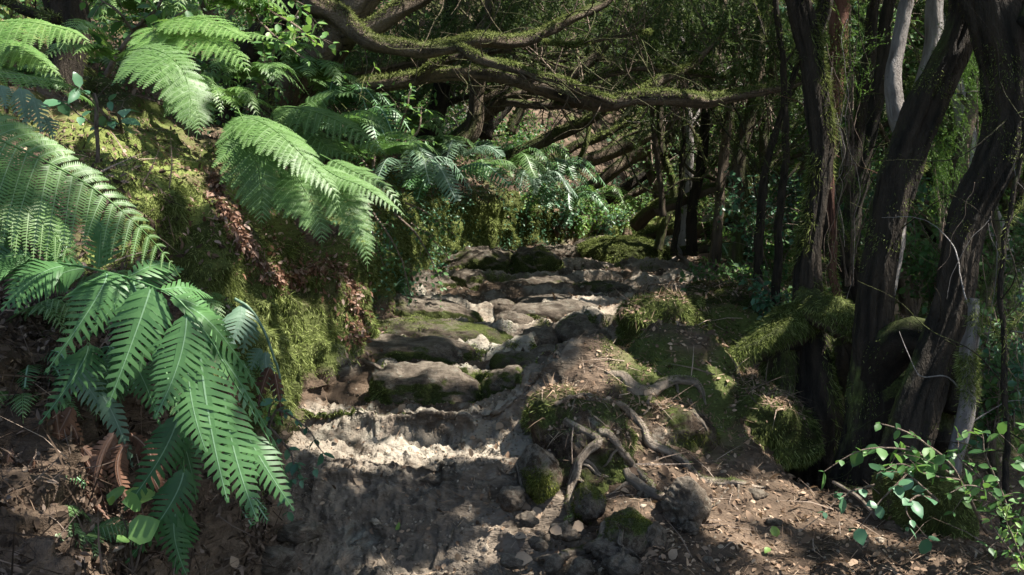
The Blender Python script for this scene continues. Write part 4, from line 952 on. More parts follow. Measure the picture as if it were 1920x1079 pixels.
rt = [
 ("pale root running down the mound front left of its fork", [(1062, 786, 9, 4.45), (1092, 803, 11, 4.35), (1120, 822, 11, 4.22), (1098, 845, 11, 4.13), (1080, 868, 12, 4.05), (1076, 905, 12, 4.0), (1070, 940, 14, 3.95), (1066, 985, 20, 3.9)]),
 ("pale root running down right from the fork on the mound front", [(1122, 812, 10, 4.3), (1138, 815, 12, 4.22), (1160, 842, 11, 4.15), (1182, 868, 9, 4.1), (1205, 898, 8, 4.08), (1232, 925, 6, 4.06), (1250, 938, 4, 4.06)]),
 ("short thick root ending in a blunt tip below the right fork", [(1172, 880, 8, 4.1), (1180, 898, 12, 4.04), (1206, 916, 15, 4.0), (1236, 930, 15, 3.98), (1256, 945, 11, 4.0)]),
 ("long serpentine root snaking right over the middle hump", [(1100, 748, 8, 4.7), (1160, 760, 9, 4.55), (1190, 780, 10, 4.45), (1208, 808, 10, 4.4), (1218, 836, 11, 4.35), (1252, 848, 12, 4.32), (1282, 868, 12, 4.3), (1306, 893, 12, 4.28), (1345, 904, 12, 4.3), (1385, 902, 9, 4.34), (1415, 912, 6, 4.36), (1440, 915, 3, 4.4)]),
 ("thick dark root arching over the black gap at the mound top", [(1138, 700, 8, 5.0), (1165, 705, 14, 4.95), (1186, 730, 17, 4.9), (1220, 735, 17, 4.9), (1260, 716, 14, 4.95), (1298, 712, 12, 5.0), (1316, 728, 10, 5.0), (1322, 760, 7, 4.95)]),
 ("thin grey root hanging below the arching root", [(1296, 755, 4, 4.9), (1303, 775, 5, 4.85), (1318, 792, 6, 4.8), (1326, 808, 4, 4.8)]),
 ("lowest curved root sweeping left into the pebbles", [(1135, 982, 7, 3.85), (1128, 1005, 9, 3.78), (1112, 1022, 11, 3.72), (1088, 1036, 13, 3.68), (1050, 1046, 11, 3.66), (1008, 1050, 7, 3.66), (970, 1046, 4, 3.66)]),
 ("stubby upright root beside the lowest curved root", [(1166, 995, 7, 3.76), (1164, 1020, 8, 3.72), (1170, 1050, 7, 3.7)]),
 ("short pale root poking from the left shoulder of the mound", [(1040, 760, 5, 4.6), (1075, 745, 7, 4.6), (1100, 742, 7, 4.62), (1140, 748, 5, 4.6)]),
 ("thin root at the left foot of the mound dropping to the path", [(968, 870, 3, 4.12), (976, 900, 4, 4.05), (985, 935, 4, 4.0), (1000, 960, 3, 3.98)]),
]
for k, (lab, rows) in enumerate(rt):
    nr_ = len(rows); rows = [(a_, b_, c_ * .72 * (1 if i_ < nr_ - 2 else (.75 if i_ == nr_ - 2 else .3)), d_) for i_, (a_, b_, c_, d_) in enumerate(rows)]
    o = log("exposed_root", lab, "root", drape(rows), M_ROOT, 220 + k, 350 if k in (0, 1, 3, 4) else 0, 16, group=RG, rough=.24, up=.3, ml=(.008, .02))
    rr_ = random.Random(k); C = catmull(np.array([(q[0], q[1], 0, q[2], q[3]) for q in rows]), 30)
    for j_ in range(3 if k < 5 else 1):      # side rootlets
        c = C[rr_.randrange(6, 28)]; sx_, sy_ = rr_.uniform(-60, 60), rr_.uniform(10, 60)
        rb = drape([(c[0], c[1], c[3] * .45, c[4]), (c[0] + sx_ * .4, c[1] + sy_ * .3, c[3] * .35, c[4]), (c[0] + sx_ * .7, c[1] + sy_ * .8, c[3] * .25, c[4]), (c[0] + sx_, c[1] + sy_, c[3] * .1, c[4])], 12)
        a = pl(rb); a[:, :3] -= np.array(o.location); m_ = MB(); limb(m_, a, 8, k, .2); m_.build("rootlet", M_ROOT, o)
log("exposed_root", "pale dry root along the foot of the left bank above the third step", "root", [(675, 672, 3, 5.6), (700, 684, 4, 5.5), (730, 700, 4, 5.45), (780, 712, 3, 5.4), (815, 725, 2, 5.4)], M_ROOT, 240, 0, 8)
log("exposed_root", "thin pale root running across the stones of the middle path", "root", [(1010, 672, 3, 6.1), (1050, 664, 4, 6.0), (1085, 660, 4, 6.0), (1110, 650, 2, 6.1)], M_ROOT, 241, 0, 8)
# ------------------------------------------------------------------ ferns
PNT = np.array([[0, -.48, 0], [0, .48, 0], [.62, -.30, .02], [.62, .32, .02], [.9, -.10, 0], [.9, .24, 0], [1.0, .12, -.02]])
PNQ = np.array([[0, 2, 3, 1], [2, 4, 5, 3]]); PNTt = np.array([[4, 6, 5]])
G = np.array([0, 0, -1.0])

def profile(t, peak=.28, tip=.8):
    return np.where(t < peak, .45 + .55 * np.sin(t / peak * math.pi / 2), (np.clip((1 - t) / (1 - peak), 0, 1)) ** tip)

def lacy_frond(mb, pts, W, face, npin=26, rng=None, droop=.25, fwd=22, peak=.28, pw=.2, both=(1, 1), curl=.0, kpn=22, a0=.45, t0=.06):
    """twice-divided frond: rachis pts (x,y,z), pinna length W, face = direction the blade faces"""
    rng = rng or np.random.default_rng(1)
    pts = np.asarray(pts, float)
    face = np.asarray(face, float) + [.28, 0, .42]; C = catmull(pts, npin + 3); L = np.linalg.norm(np.diff(C, axis=0), axis=1).sum()
    T = nrm(np.gradient(C, axis=0)); F = nrm(np.asarray(face, float)); Sd = nrm(np.cross(T, F)); Nf = np.cross(Sd, T)
    rr = np.linspace(.0035, .0008, len(C)) * max(1, L / .7)
    th = np.arange(5) / 5 * 2 * math.pi
    RV = (C[:, None] + (Sd[:, None] * np.cos(th)[None, :, None] + Nf[:, None] * np.sin(th)[None, :, None]) * rr[:, None, None]).reshape(-1, 3)
    i = np.arange(len(C) * 5).reshape(-1, 5); j = np.roll(i, -1, 1)
    mb.add(RV, np.stack([i[:-1], j[:-1], j[1:], i[1:]], -1).reshape(-1, 4), .62)
    seglen = L / npin
    P_, X_, Y_, Z_, S_, A_ = [], [], [], [], [], []
    for k in range(1, npin + 2):
        t = (k - 1) / npin
        if t < t0: continue
        lp = W * float(profile(np.array(t), peak)) 
        for si, sg in enumerate((1, -1)):
            lp2 = lp * both[si] * rng.uniform(.9, 1.06)
            if lp2 < .008: continue
            a = R(fwd + 18 * t + rng.normal(0, 3))
            D = nrm(Sd[k] * sg * math.cos(a) + T[k] * math.sin(a) + Nf[k] * rng.normal(0, .07))
            m = max(4, int(kpn * min(1, (lp2 / W) ** .7 + .1)))
            s = (np.arange(m) + .6) / m
            c = C[k] + D * (s * lp2)[:, None] + G * (droop * lp2 * s ** 2)[:, None] + T[k] * (curl * lp2 * s ** 2)[:, None]
            Dt = nrm(D + G * (2 * droop * s)[:, None] + T[k] * (2 * curl * s)[:, None])
            Nn = nrm(Nf[k] - Dt * (Dt @ Nf[k])[:, None])
            side = np.cross(Nn, Dt)
            # midrib strip
            w = .0016 * (1 - s * .7) * max(1, W / .25)
            mv = np.vstack([c - side * w[:, None] + Nn * .0006, c + side * w[:, None] + Nn * .0006]); q = np.arange(m - 1)
            mb.add(mv, np.stack([q, q + 1, q + 1 + m, q + m], 1), .9)
            pl_ = lp2 * pw * np.minimum(1, (1 - s) * 1.8 + .12) * np.minimum(1, .6 + s * 3)
            for s2 in (1, -1):
                d2 = nrm(side * s2 * .93 + Dt * .36 + Nn * rng.normal(0, .08, (m, 1)))
                P_.append(c); X_.append(d2); Z_.append(Nn); Y_.append(np.cross(Nn, d2))
                S_.append(np.stack([pl_, np.full(m, lp2 / m * .98), pl_], 1)); A_.append(np.clip(a0 + rng.normal(0, .08) + rng.normal(0, .06, m), 0, .85))
    mb.inst(PNT, PNTt, np.vstack(P_), np.vstack(X_), np.vstack(Y_), np.vstack(Z_), np.vstack(S_), np.concatenate(A_), PNQ)

LBT = np.array([[0, -.5, 0], [0, .5, 0], [.25, -.31, .03], [.25, .31, .03], [.74, -.14, .03], [.74, .34, .03], [1.0, .40, -.05]])
LBQ = np.array([[0, 2, 3, 1], [2, 4, 5, 3]]); LBTt = np.array([[4, 6, 5]])
def chain_pinna(mb, base, tip, W, face, rng, droop=.2, bow=0.0, n=24, a0=.4, fold=.15, top=.85):
    """once-divided hanging pinna with long toothed lobes along a pale rib"""
    base, tip = np.asarray(base, float), np.asarray(tip, float)
    L = np.linalg.norm(tip - base); F = nrm(np.asarray(face, float) + [.2, 0, .3]); n = int(n * .64)
    D0 = nrm(tip - base); S0 = nrm(np.cross(D0, F))
    s = (np.arange(n) + .5) / n
    c = base + (tip - base) * s[:, None] - G * (droop * L * 4 * s * (1 - s))[:, None] * .5 + S0 * (bow * L * 4 * s * (1 - s))[:, None] * .5
    T = nrm(np.gradient(c, axis=0)); Nn = nrm(F - T * (T @ F)[:, None]); side = np.cross(Nn, T)
    w = np.maximum(.0025 * (1 - s * .75), .0007) * L / .35
    mb.add(np.vstack([c - side * w[:, None] + Nn * .0012, c + side * w[:, None] + Nn * .0012, ]), np.stack([np.arange(n - 1), np.arange(1, n), np.arange(1, n) + n, np.arange(n - 1) + n], 1), .80)
    W = W * 1.25
    prof = W * np.minimum(1, .45 + s * 3.0) * np.clip((1 - s) / .62, 0.05, 1) ** .85
    for s2 in (1, -1):
        d2 = nrm(side * s2 * .90 + T * .40 + Nn * (-fold + rng.normal(0, .05, (n, 1))))
        Z = nrm(np.cross(d2, T) * (1 if s2 < 0 else -1)); Z = np.where((Z * Nn).sum(1)[:, None] < 0, -Z, Z)
        Y = np.cross(Z, d2) * s2 * -1
        Y = np.where((Y * T).sum(1)[:, None] < 0, -Y, Y)
        mb.inst(LBT, LBTt, c, d2, Y, Z, np.stack([prof * rng.uniform(.84, 1.06, n), np.full(n, L / n * 1.06), prof], 1), np.clip(a0 + rng.normal(0, .07, n), 0, .8), LBQ, ta=np.array([.10, .10, .0, .0, 0, 0, .0]))
    # narrow web joining the lobes at the rib
    wb_ = prof * .16
    mb.add(np.vstack([c - side * wb_[:, None], c + side * wb_[:, None]]), np.stack([np.arange(n - 1), np.arange(1, n), np.arange(1, n) + n, np.arange(n - 1) + n], 1), a0)

def px3(rows, d=None):
    return np.array([P(q[0], q[1], q[2] if len(q) > 2 else d) for q in rows])

def fern(name, label, fronds, mat, base, group=None):
    """fronds: list of callables that fill an MB (coordinates in world); base: where the plant stands"""
    o = empty(name, base, label, "fern", group)
    for f in fronds:
        mb = MB(); f(mb); mb.V = [v - base for v in mb.V]
        mb.build("frond", mat, o)
    settle(o)
    return o
FACE = np.array([.15, -.75, .65])
def LF(rows, W, d=None, face=FACE, npin=26, **kw):
    seed = kw.pop("seed", None) or int(abs(rows[0][0]) * 3 + abs(rows[0][1]) + abs(rows[-1][0]))
    return lambda mb: lacy_frond(mb, px3(rows, d), W, face, npin, np.random.default_rng(seed), **kw)

# big lacy frond across the left edge, the nearest
fern("lacy_fern", "large lacy green fern frond sweeping down from the left edge over the dark slope",
     [LF([(-190, 170, 2.75), (-60, 235, 2.75), (60, 290, 2.75), (170, 350, 2.78), (255, 420, 2.8), (310, 480, 2.85), (338, 520, 2.9)], .235, face=(.15, -.95, .30), npin=27, droop=.4, fwd=10, both=(1, .6), a0=.50, kpn=28, pw=.17, t0=0),
      LF([(-160, 260, 2.9), (-60, 330, 2.9), (30, 380, 2.9), (110, 450, 2.95), (150, 520, 3.0)], .18, face=(.3, -.85, .4), npin=24, droop=.4, a0=.35, t0=0)],
     M_FERN, P(-190, 170, 2.75))
fern("lacy_fern", "lacy fern with a broad frond hanging over the mossy bank at the upper left",
     [LF([(238, 95, 4.3), (285, 92, 4.2), (325, 112, 4.1), (350, 150, 4.05), (358, 200, 4.0), (352, 262, 3.98)], .23, face=(.1, -.9, .35), npin=26, droop=.25, fwd=8, both=(1, .55), a0=.6),
      LF([(290, 130, 4.2), (340, 165, 4.2), (372, 215, 4.15), (368, 262, 4.1)], .14, face=(.1, -.9, .35), npin=18, a0=.5)],
     M_FERN, P(238, 130, 4.4))
fern("lacy_fern", "brightest yellow green fern arching right at the top above the hanging fronds",
     [LF([(285, 50, 4.9), (330, 35, 4.8), (385, 40, 4.7), (440, 62, 4.6), (480, 85, 4.5)], .19, face=(-.1, -.6, .8), npin=24, droop=.2, a0=.6),
      LF([(290, 60, 4.9), (340, 60, 4.75), (400, 80, 4.6), (450, 110, 4.5), (470, 150, 4.45)], .20, face=(-.1, -.7, .6), npin=22, droop=.3, a0=.5),
      LF([(350, 70, 4.9), (420, 62, 4.8), (480, 66, 4.7), (535, 80, 4.6)], .13, face=(-.1, -.6, .8), npin=20, droop=.2, a0=.6),
      LF([(280, 40, 4.9), (300, 80, 4.7), (330, 120, 4.6), (380, 150, 4.55)], .16, face=(0, -.8, .6), npin=18, droop=.3, a0=.4)],
     M_FERNB, P(285, 90, 5.0))
fern("lacy_fern", "big lacy fern whose fronds hang in fans over the red brown gully",
     [LF([(446, 205, 4.75), (462, 240, 4.65), (478, 290, 4.6), (490, 350, 4.58), (490, 432, 4.58)], .215, face=(.0, -1, .15), npin=28, droop=.15, fwd=24, a0=.38, peak=.35),
      LF([(440, 210, 4.8), (500, 235, 4.65), (545, 270, 4.55), (585, 310, 4.5), (622, 352, 4.45), (640, 400, 4.42)], .20, face=(.2, -.7, .7), npin=26, droop=.3, a0=.6, both=(1, .9)),
      LF([(540, 300, 4.7), (562, 340, 4.62), (585, 380, 4.58), (600, 420, 4.56), (604, 468, 4.55)], .17, face=(.0, -1, .2), npin=22, droop=.15, a0=.4),
      LF([(585, 300, 4.7), (630, 330, 4.6), (680, 350, 4.5), (725, 380, 4.45), (768, 412, 4.4)], .15, face=(.1, -.75, .65), npin=24, droop=.4, a0=.65, both=(.6, 1)),
      LF([(610, 330, 4.7), (645, 370, 4.6), (668, 420, 4.55), (685, 465, 4.52), (690, 510, 4.5)], .14, face=(.05, -1, .3), npin=22, droop=.2, a0=.55),
      LF([(600, 290, 4.9), (660, 320, 4.8), (720, 350, 4.75), (760, 400, 4.7)], .12, face=(.1, -.8, .6), npin=18, droop=.3, a0=.4)],
     M_FERN, P(470, 240, 5.0))
fern("lacy_fern", "shaded lacy fern behind the hanging fans, reaching right along the slope",
     [LF([(500, 200, 5.8), (570, 205, 5.6), (640, 230, 5.5), (700, 270, 5.4), (730, 300, 5.3)], .2, npin=22, droop=.3, a0=.35),
      LF([(520, 210, 5.8), (580, 250, 5.6), (630, 285, 5.5), (690, 300, 5.4)], .17, npin=20, droop=.3, a0=.3),
      LF([(560, 200, 5.9), (610, 180, 5.9), (655, 175, 5.8), (690, 190, 5.8)], .12, npin=16, droop=.2, a0=.35)],
     M_FERN, P(540, 230, 6.0))
fern("lacy_fern", "bright fern fronds at the top left corner in front of the dark trunk",
     [LF([(-40, 45, 4.3), (30, 40, 4.25), (90, 48, 4.2), (140, 62, 4.15), (175, 90, 4.1)], .19, face=(0, -.7, .7), npin=20, droop=.45, a0=.62, both=(1, .8)),
      LF([(-30, 70, 4.4), (20, 85, 4.35), (70, 110, 4.3), (120, 150, 4.25)], .14, npin=18, droop=.4, a0=.4)],
     M_FERNB, P(-40, 90, 4.4))
fern("lacy_fern", "yellowish fern frond seen edge on, arching from the left edge with its tip bent down",
     [LF([(-80, 130, 2.9), (0, 138, 2.95), (70, 145, 3.0), (130, 160, 3.1), (170, 180, 3.2), (183, 215, 3.25)], .055, face=(.1, -.35, .9), npin=26, droop=.5, a0=.5, pw=.35, kpn=8)],
     M_FERNB, P(-80, 160, 2.9))
fern("lacy_fern", "small dark fern tuft growing from the dark slope under the chain fern",
     [LF([(300, 640, 3.4), (330, 700, 3.3), (345, 760, 3.25), (340, 820, 3.2)], .11, npin=18, a0=.2), LF([(230, 660, 3.4), (190, 720, 3.35), (180, 790, 3.3)], .1, npin=16, a0=.2)],
     M_FERN, P(270, 640, 3.5))

# chain fern (long hanging pinnae) in the left foreground
def CP(b, t, W, d0, d1=None, face=(.1, -.95, .3), **kw):
    seed = int(b[0] * 7 + b[1])
    return lambda mb: chain_pinna(mb, P(b[0], b[1], d0), P(t[0], t[1], d1 or d0), W, face, np.random.default_rng(abs(seed)), **kw)
def RACH(rows, r0=4, r1=2):
    def f(mb):
        n = len(rows); a = pl([(q[0], q[1], r0 + (r1 - r0) * i / (n - 1), q[2]) for i, q in enumerate(rows)]); limb(mb, a, 7, 3, .05)
    return f
fern("chain_fern", "large glossy chain fern whose long toothed pinnae hang at the left over the path edge",
     [RACH([(-60, 470, 3.0), (60, 490, 2.95), (150, 500, 2.9), (250, 525, 2.85), (330, 560, 2.8), (390, 630, 2.8), (440, 720, 2.82), (490, 800, 2.85), (540, 900, 2.88)], 3, 1),
      CP((200, 512), (82, 704), .085, 2.85, 2.75, bow=-.35, droop=.5, n=28, face=(.1, -.9, .45)),
      CP((283, 540), (200, 768), .085, 2.82, 2.72, bow=-.1, droop=.25, n=28),
      CP((350, 590), (289, 786), .082, 2.8, 2.7, bow=-.15, droop=.1, n=27),
      CP((352, 640), (388, 850), .08, 2.8, 2.72, bow=.1, droop=.0, n=27),
      CP((375, 655), (428, 945), .078, 2.8, 2.72, bow=.05, droop=.05, n=30),
      CP((420, 740), (484, 980), .075, 2.82, 2.74, bow=.08, droop=.05, n=28),
      CP((460, 810), (553, 960), .055, 2.86, 2.8, bow=.1, droop=.15, n=22),
      CP((350, 575), (500, 760), .065, 2.9, 3.0, bow=.2, droop=.4, n=26, face=(.4, -.5, .8), a0=.5),
      CP((390, 640), (530, 860), .055, 2.9, 2.95, bow=.15, droop=.3, n=26, face=(.5, -.5, .7), a0=.55),
      CP((250, 525), (310, 700), .06, 2.86, 2.8, bow=.1, n=24, a0=.3), CP((300, 550), (262, 700), .06, 2.9, 2.86, n=22, a0=.2), CP((230, 530), (150, 640), .055, 2.92, 2.85, n=20, a0=.25, bow=-.3),
      CP((320, 560), (440, 640), .06, 2.9, 3.0, bow=.2, droop=.4, n=22, face=(.3, -.6, .75), a0=.5), CP((300, 545), (400, 560), .05, 2.95, 3.1, bow=.2, droop=.3, n=20, face=(.2, -.6, .8), a0=.55), CP((240, 520), (330, 500), .05, 2.9, 3.1, bow=.2, droop=.3, n=20, face=(.2, -.6, .8), a0=.5),
      CP((160, 505), (60, 560), .06, 2.95, 2.9, n=20, a0=.3, droop=.3),
      CP((120, 500), (0, 585), .08, 2.9, 2.8, bow=-.1, droop=.35, n=24, face=(.1, -.7, .7)),
      CP((60, 480), (-90, 560), .08, 2.95, 2.85, droop=.35, n=24, face=(.1, -.7, .7)),
      CP((60, 485), (30, 590), .07, 2.95, 2.9, n=20),
      CP((100, 490), (100, 408), .05, 2.95, 3.05, n=18, face=(.1, -.6, .8)),
      CP((185, 505), (190, 430), .045, 2.95, 3.0, n=16, face=(.1, -.6, .8))],
     M_CHAIN, P(-60, 520, 3.0))
fern("chain_fern", "upright pinnae of a chain fern at the left edge above the large hanging one",
     [CP((100, 520), (108, 415), .06, 3.0, n=20), CP((195, 500), (150, 405), .055, 3.0, 3.05, n=20, bow=.4), CP((0, 500), (20, 420), .06, 3.0, n=18),
      CP((250, 540), (345, 505), .05, 3.0, 3.1, n=18, droop=.2, a0=.5), CP((330, 560), (372, 545), .035, 3.05, n=14, a0=.5),
      CP((360, 590), (415, 600), .045, 3.1, 3.2, n=16, droop=.4, a0=.55), CP((370, 620), (425, 640), .05, 3.1, 3.2, n=16, droop=.4, a0=.6), CP((360, 650), (420, 690), .05, 3.1, 3.2, n=16, droop=.4, a0=.5)],
     M_CHAIN, P(120, 540, 3.05))
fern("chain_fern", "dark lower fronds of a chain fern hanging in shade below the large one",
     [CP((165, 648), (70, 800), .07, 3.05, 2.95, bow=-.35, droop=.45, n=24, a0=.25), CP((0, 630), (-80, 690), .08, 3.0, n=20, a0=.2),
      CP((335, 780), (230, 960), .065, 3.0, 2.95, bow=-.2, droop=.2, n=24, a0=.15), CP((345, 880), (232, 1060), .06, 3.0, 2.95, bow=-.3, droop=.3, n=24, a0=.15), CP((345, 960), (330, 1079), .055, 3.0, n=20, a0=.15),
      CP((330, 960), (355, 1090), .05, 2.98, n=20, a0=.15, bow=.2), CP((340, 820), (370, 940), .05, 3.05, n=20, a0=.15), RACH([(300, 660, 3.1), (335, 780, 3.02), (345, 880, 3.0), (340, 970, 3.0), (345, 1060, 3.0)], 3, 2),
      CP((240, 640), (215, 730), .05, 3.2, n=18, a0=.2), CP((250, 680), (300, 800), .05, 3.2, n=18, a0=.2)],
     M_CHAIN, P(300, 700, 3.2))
fern("bluish_fern", "bluish grey fern fronds hanging at the left edge under the yellowish arching frond",
     [CP((0, 130 + 30), (12, 205), .045, 3.2, n=16, a0=.5), CP((38, 165), (50, 240), .045, 3.2, n=16, a0=.5), CP((62, 185), (78, 250), .04, 3.2, n=14, a0=.4), CP((85, 220), (100, 262), .03, 3.25, n=12, a0=.3)],
     M_BLUE, P(40, 160, 3.3))
fern("bluish_fern", "grey green curled fern with reddish tips beside the mossy buttress foot",
     [CP((452, 572), (428, 655), .075, 4.0, 3.9, n=18, bow=-.2, a0=.6), CP((470, 600), (455, 665), .055, 4.0, n=14, a0=.4), CP((490, 655), (470, 695), .05, 4.0, n=12, a0=.4),
      CP((500, 660), (522, 755), .03, 4.0, n=18, a0=.2, bow=.2), RACH([(440, 560, 4.0), (470, 580, 4.0), (495, 620, 4.0), (520, 690, 4.0), (528, 750, 4.0)], 3, 2)],
     M_BLUE, P(440, 600, 4.1))
fern("bluish_fern", "pale bluish fern frond drooping behind the hanging chain fern",
     [CP((140, 690), (215, 800), .05, 3.25, n=20, a0=.5, bow=.1, droop=.2), CP((190, 740), (250, 880), .04, 3.2, n=18, a0=.3)], M_BLUE, P(150, 690, 3.3))
# dead hanging fronds
fern("dead_fern", "curled brown dead fern frond hanging at the bottom left corner",
     [CP((20, 840), (45, 1010), .03, 3.0, n=18, a0=.6, fold=.6, droop=.0, bow=.2), CP((60, 860), (85, 1060), .028, 3.0, n=20, a0=.4, fold=.7, bow=.1), CP((90, 900), (110, 1050), .022, 3.05, n=18, a0=.6, fold=.7)],
     M_DEAD, P(30, 830, 3.1))
fern("dead_fern", "shrivelled dark dead frond beside the grey green curled fern",
     [CP((505, 690), (480, 780), .04, 3.9, n=14, a0=.1, fold=.8), CP((515, 700), (530, 800), .035, 3.9, n=14, a0=.15, fold=.8)], M_DEAD, P(505, 690, 4.0))

# middle distance ferns on the bank, each a rosette
rq = random.Random(4)
for k, (x, y, L_, n_) in enumerate([(35, 800, 200, 5), (110, 780, 170, 5), (165, 850, 150, 4), (400, 700, 130, 4), (215, 830, 150, 4), (300, 900, 130, 4), (15, 940, 120, 4)]):
    fern("dead_fern", ["bunch of dead brown fronds hanging at the left edge above the lichened stick", "dead brown fronds hanging behind the lichened stick, left of its middle", "dead curled fronds on the dark slope right of the lichened stick",
         "dead brown fronds hanging between the chain fern and the mossy buttress", "withered fronds in the shade under the bluish drooping fern", "withered brown fronds hanging above the big leaved seedling", "withered fronds in the bottom left corner"][k],
         [CP((x + rq.uniform(-30, 30), y + rq.uniform(-20, 20)), (x + rq.uniform(-70, 70), y + L_ * rq.uniform(.7, 1.1)), rq.uniform(.02, .05), 3.15 if x < 380 else 3.9, n=24, a0=rq.uniform(.1, .7), fold=rq.uniform(.3, .9), bow=rq.uniform(-.4, .4)) for _ in range(n_)], M_DEAD, P(x, y - 10, 3.3 if x < 380 else 4.0))
def rosette(name, label, p, size, n, mat, seed, lacy=True, lean=(0.5, -.6, 0), group=None, npin=18, a0=.4):
    rng = np.random.default_rng(seed)
    fr = []
    for k in range(n):
        a = rng.uniform(0, 2 * math.pi); ln = nrm(np.array([math.cos(a), math.sin(a), 0]) * .75 + np.array(lean)) 
        L = size * rng.uniform(.7, 1.1)
        up = rng.uniform(.15, .6)
        pts = np.array([p, p + ln * L * .3 + [0, 0, L * up * .5], p + ln * L * .65 + [0, 0, L * up * .55], p + ln * L + [0, 0, L * (up * .2 - rng.uniform(.1, .35))]])
        face = nrm(np.array([0, -.35, 1]) + rng.normal(0, .15, 3))
        if lacy: fr.append(lambda mb, pts=pts, L=L, face=face, s=rng.integers(1e6): lacy_frond(mb, pts, L * .30, face, npin, np.random.default_rng(s), .3, kpn=12, a0=a0))
        else:
            def sf(mb, pts=pts, L=L, face=face, s=rng.integers(1e6)):
                r2 = np.random.default_rng(s); C = catmull(pts, 24); T = nrm(np.gradient(C, axis=0)); Sd = nrm(np.cross(T, face)); Nf = np.cross(Sd, T)
                t = np.linspace(0, 1, 24); ln2 = L * .2 * np.maximum(np.sin(np.clip(t * .82 + .14, 0, 1) * math.pi), 0) ** .6 + .004
                for sg in (1, -1):
                    d2 = nrm(Sd * sg + T * .35 + Nf * r2.normal(-.1, .12, (24, 1)) + G * .25); Z = nrm(np.cross(d2, np.cross(Nf, d2)))
                    mb.inst(LBT, LBTt, C, d2, np.cross(Nf, d2), Nf, np.stack([ln2, np.full(24, L / 24 * .95), ln2], 1), np.clip(a0 + r2.normal(0, .1, 24), 0, .8), LBQ)
                w = .0025 * max(1, p[1] / 5); mb.add(np.vstack([C - Sd * w, C + Sd * w]) + np.tile(Nf, (2, 1)) * .002, np.stack([np.arange(23), np.arange(1, 24), np.arange(1, 24) + 24, np.arange(23) + 24], 1), 1.0)
            fr.append(sf)
    return fern(name, label, fr, mat, p, group)
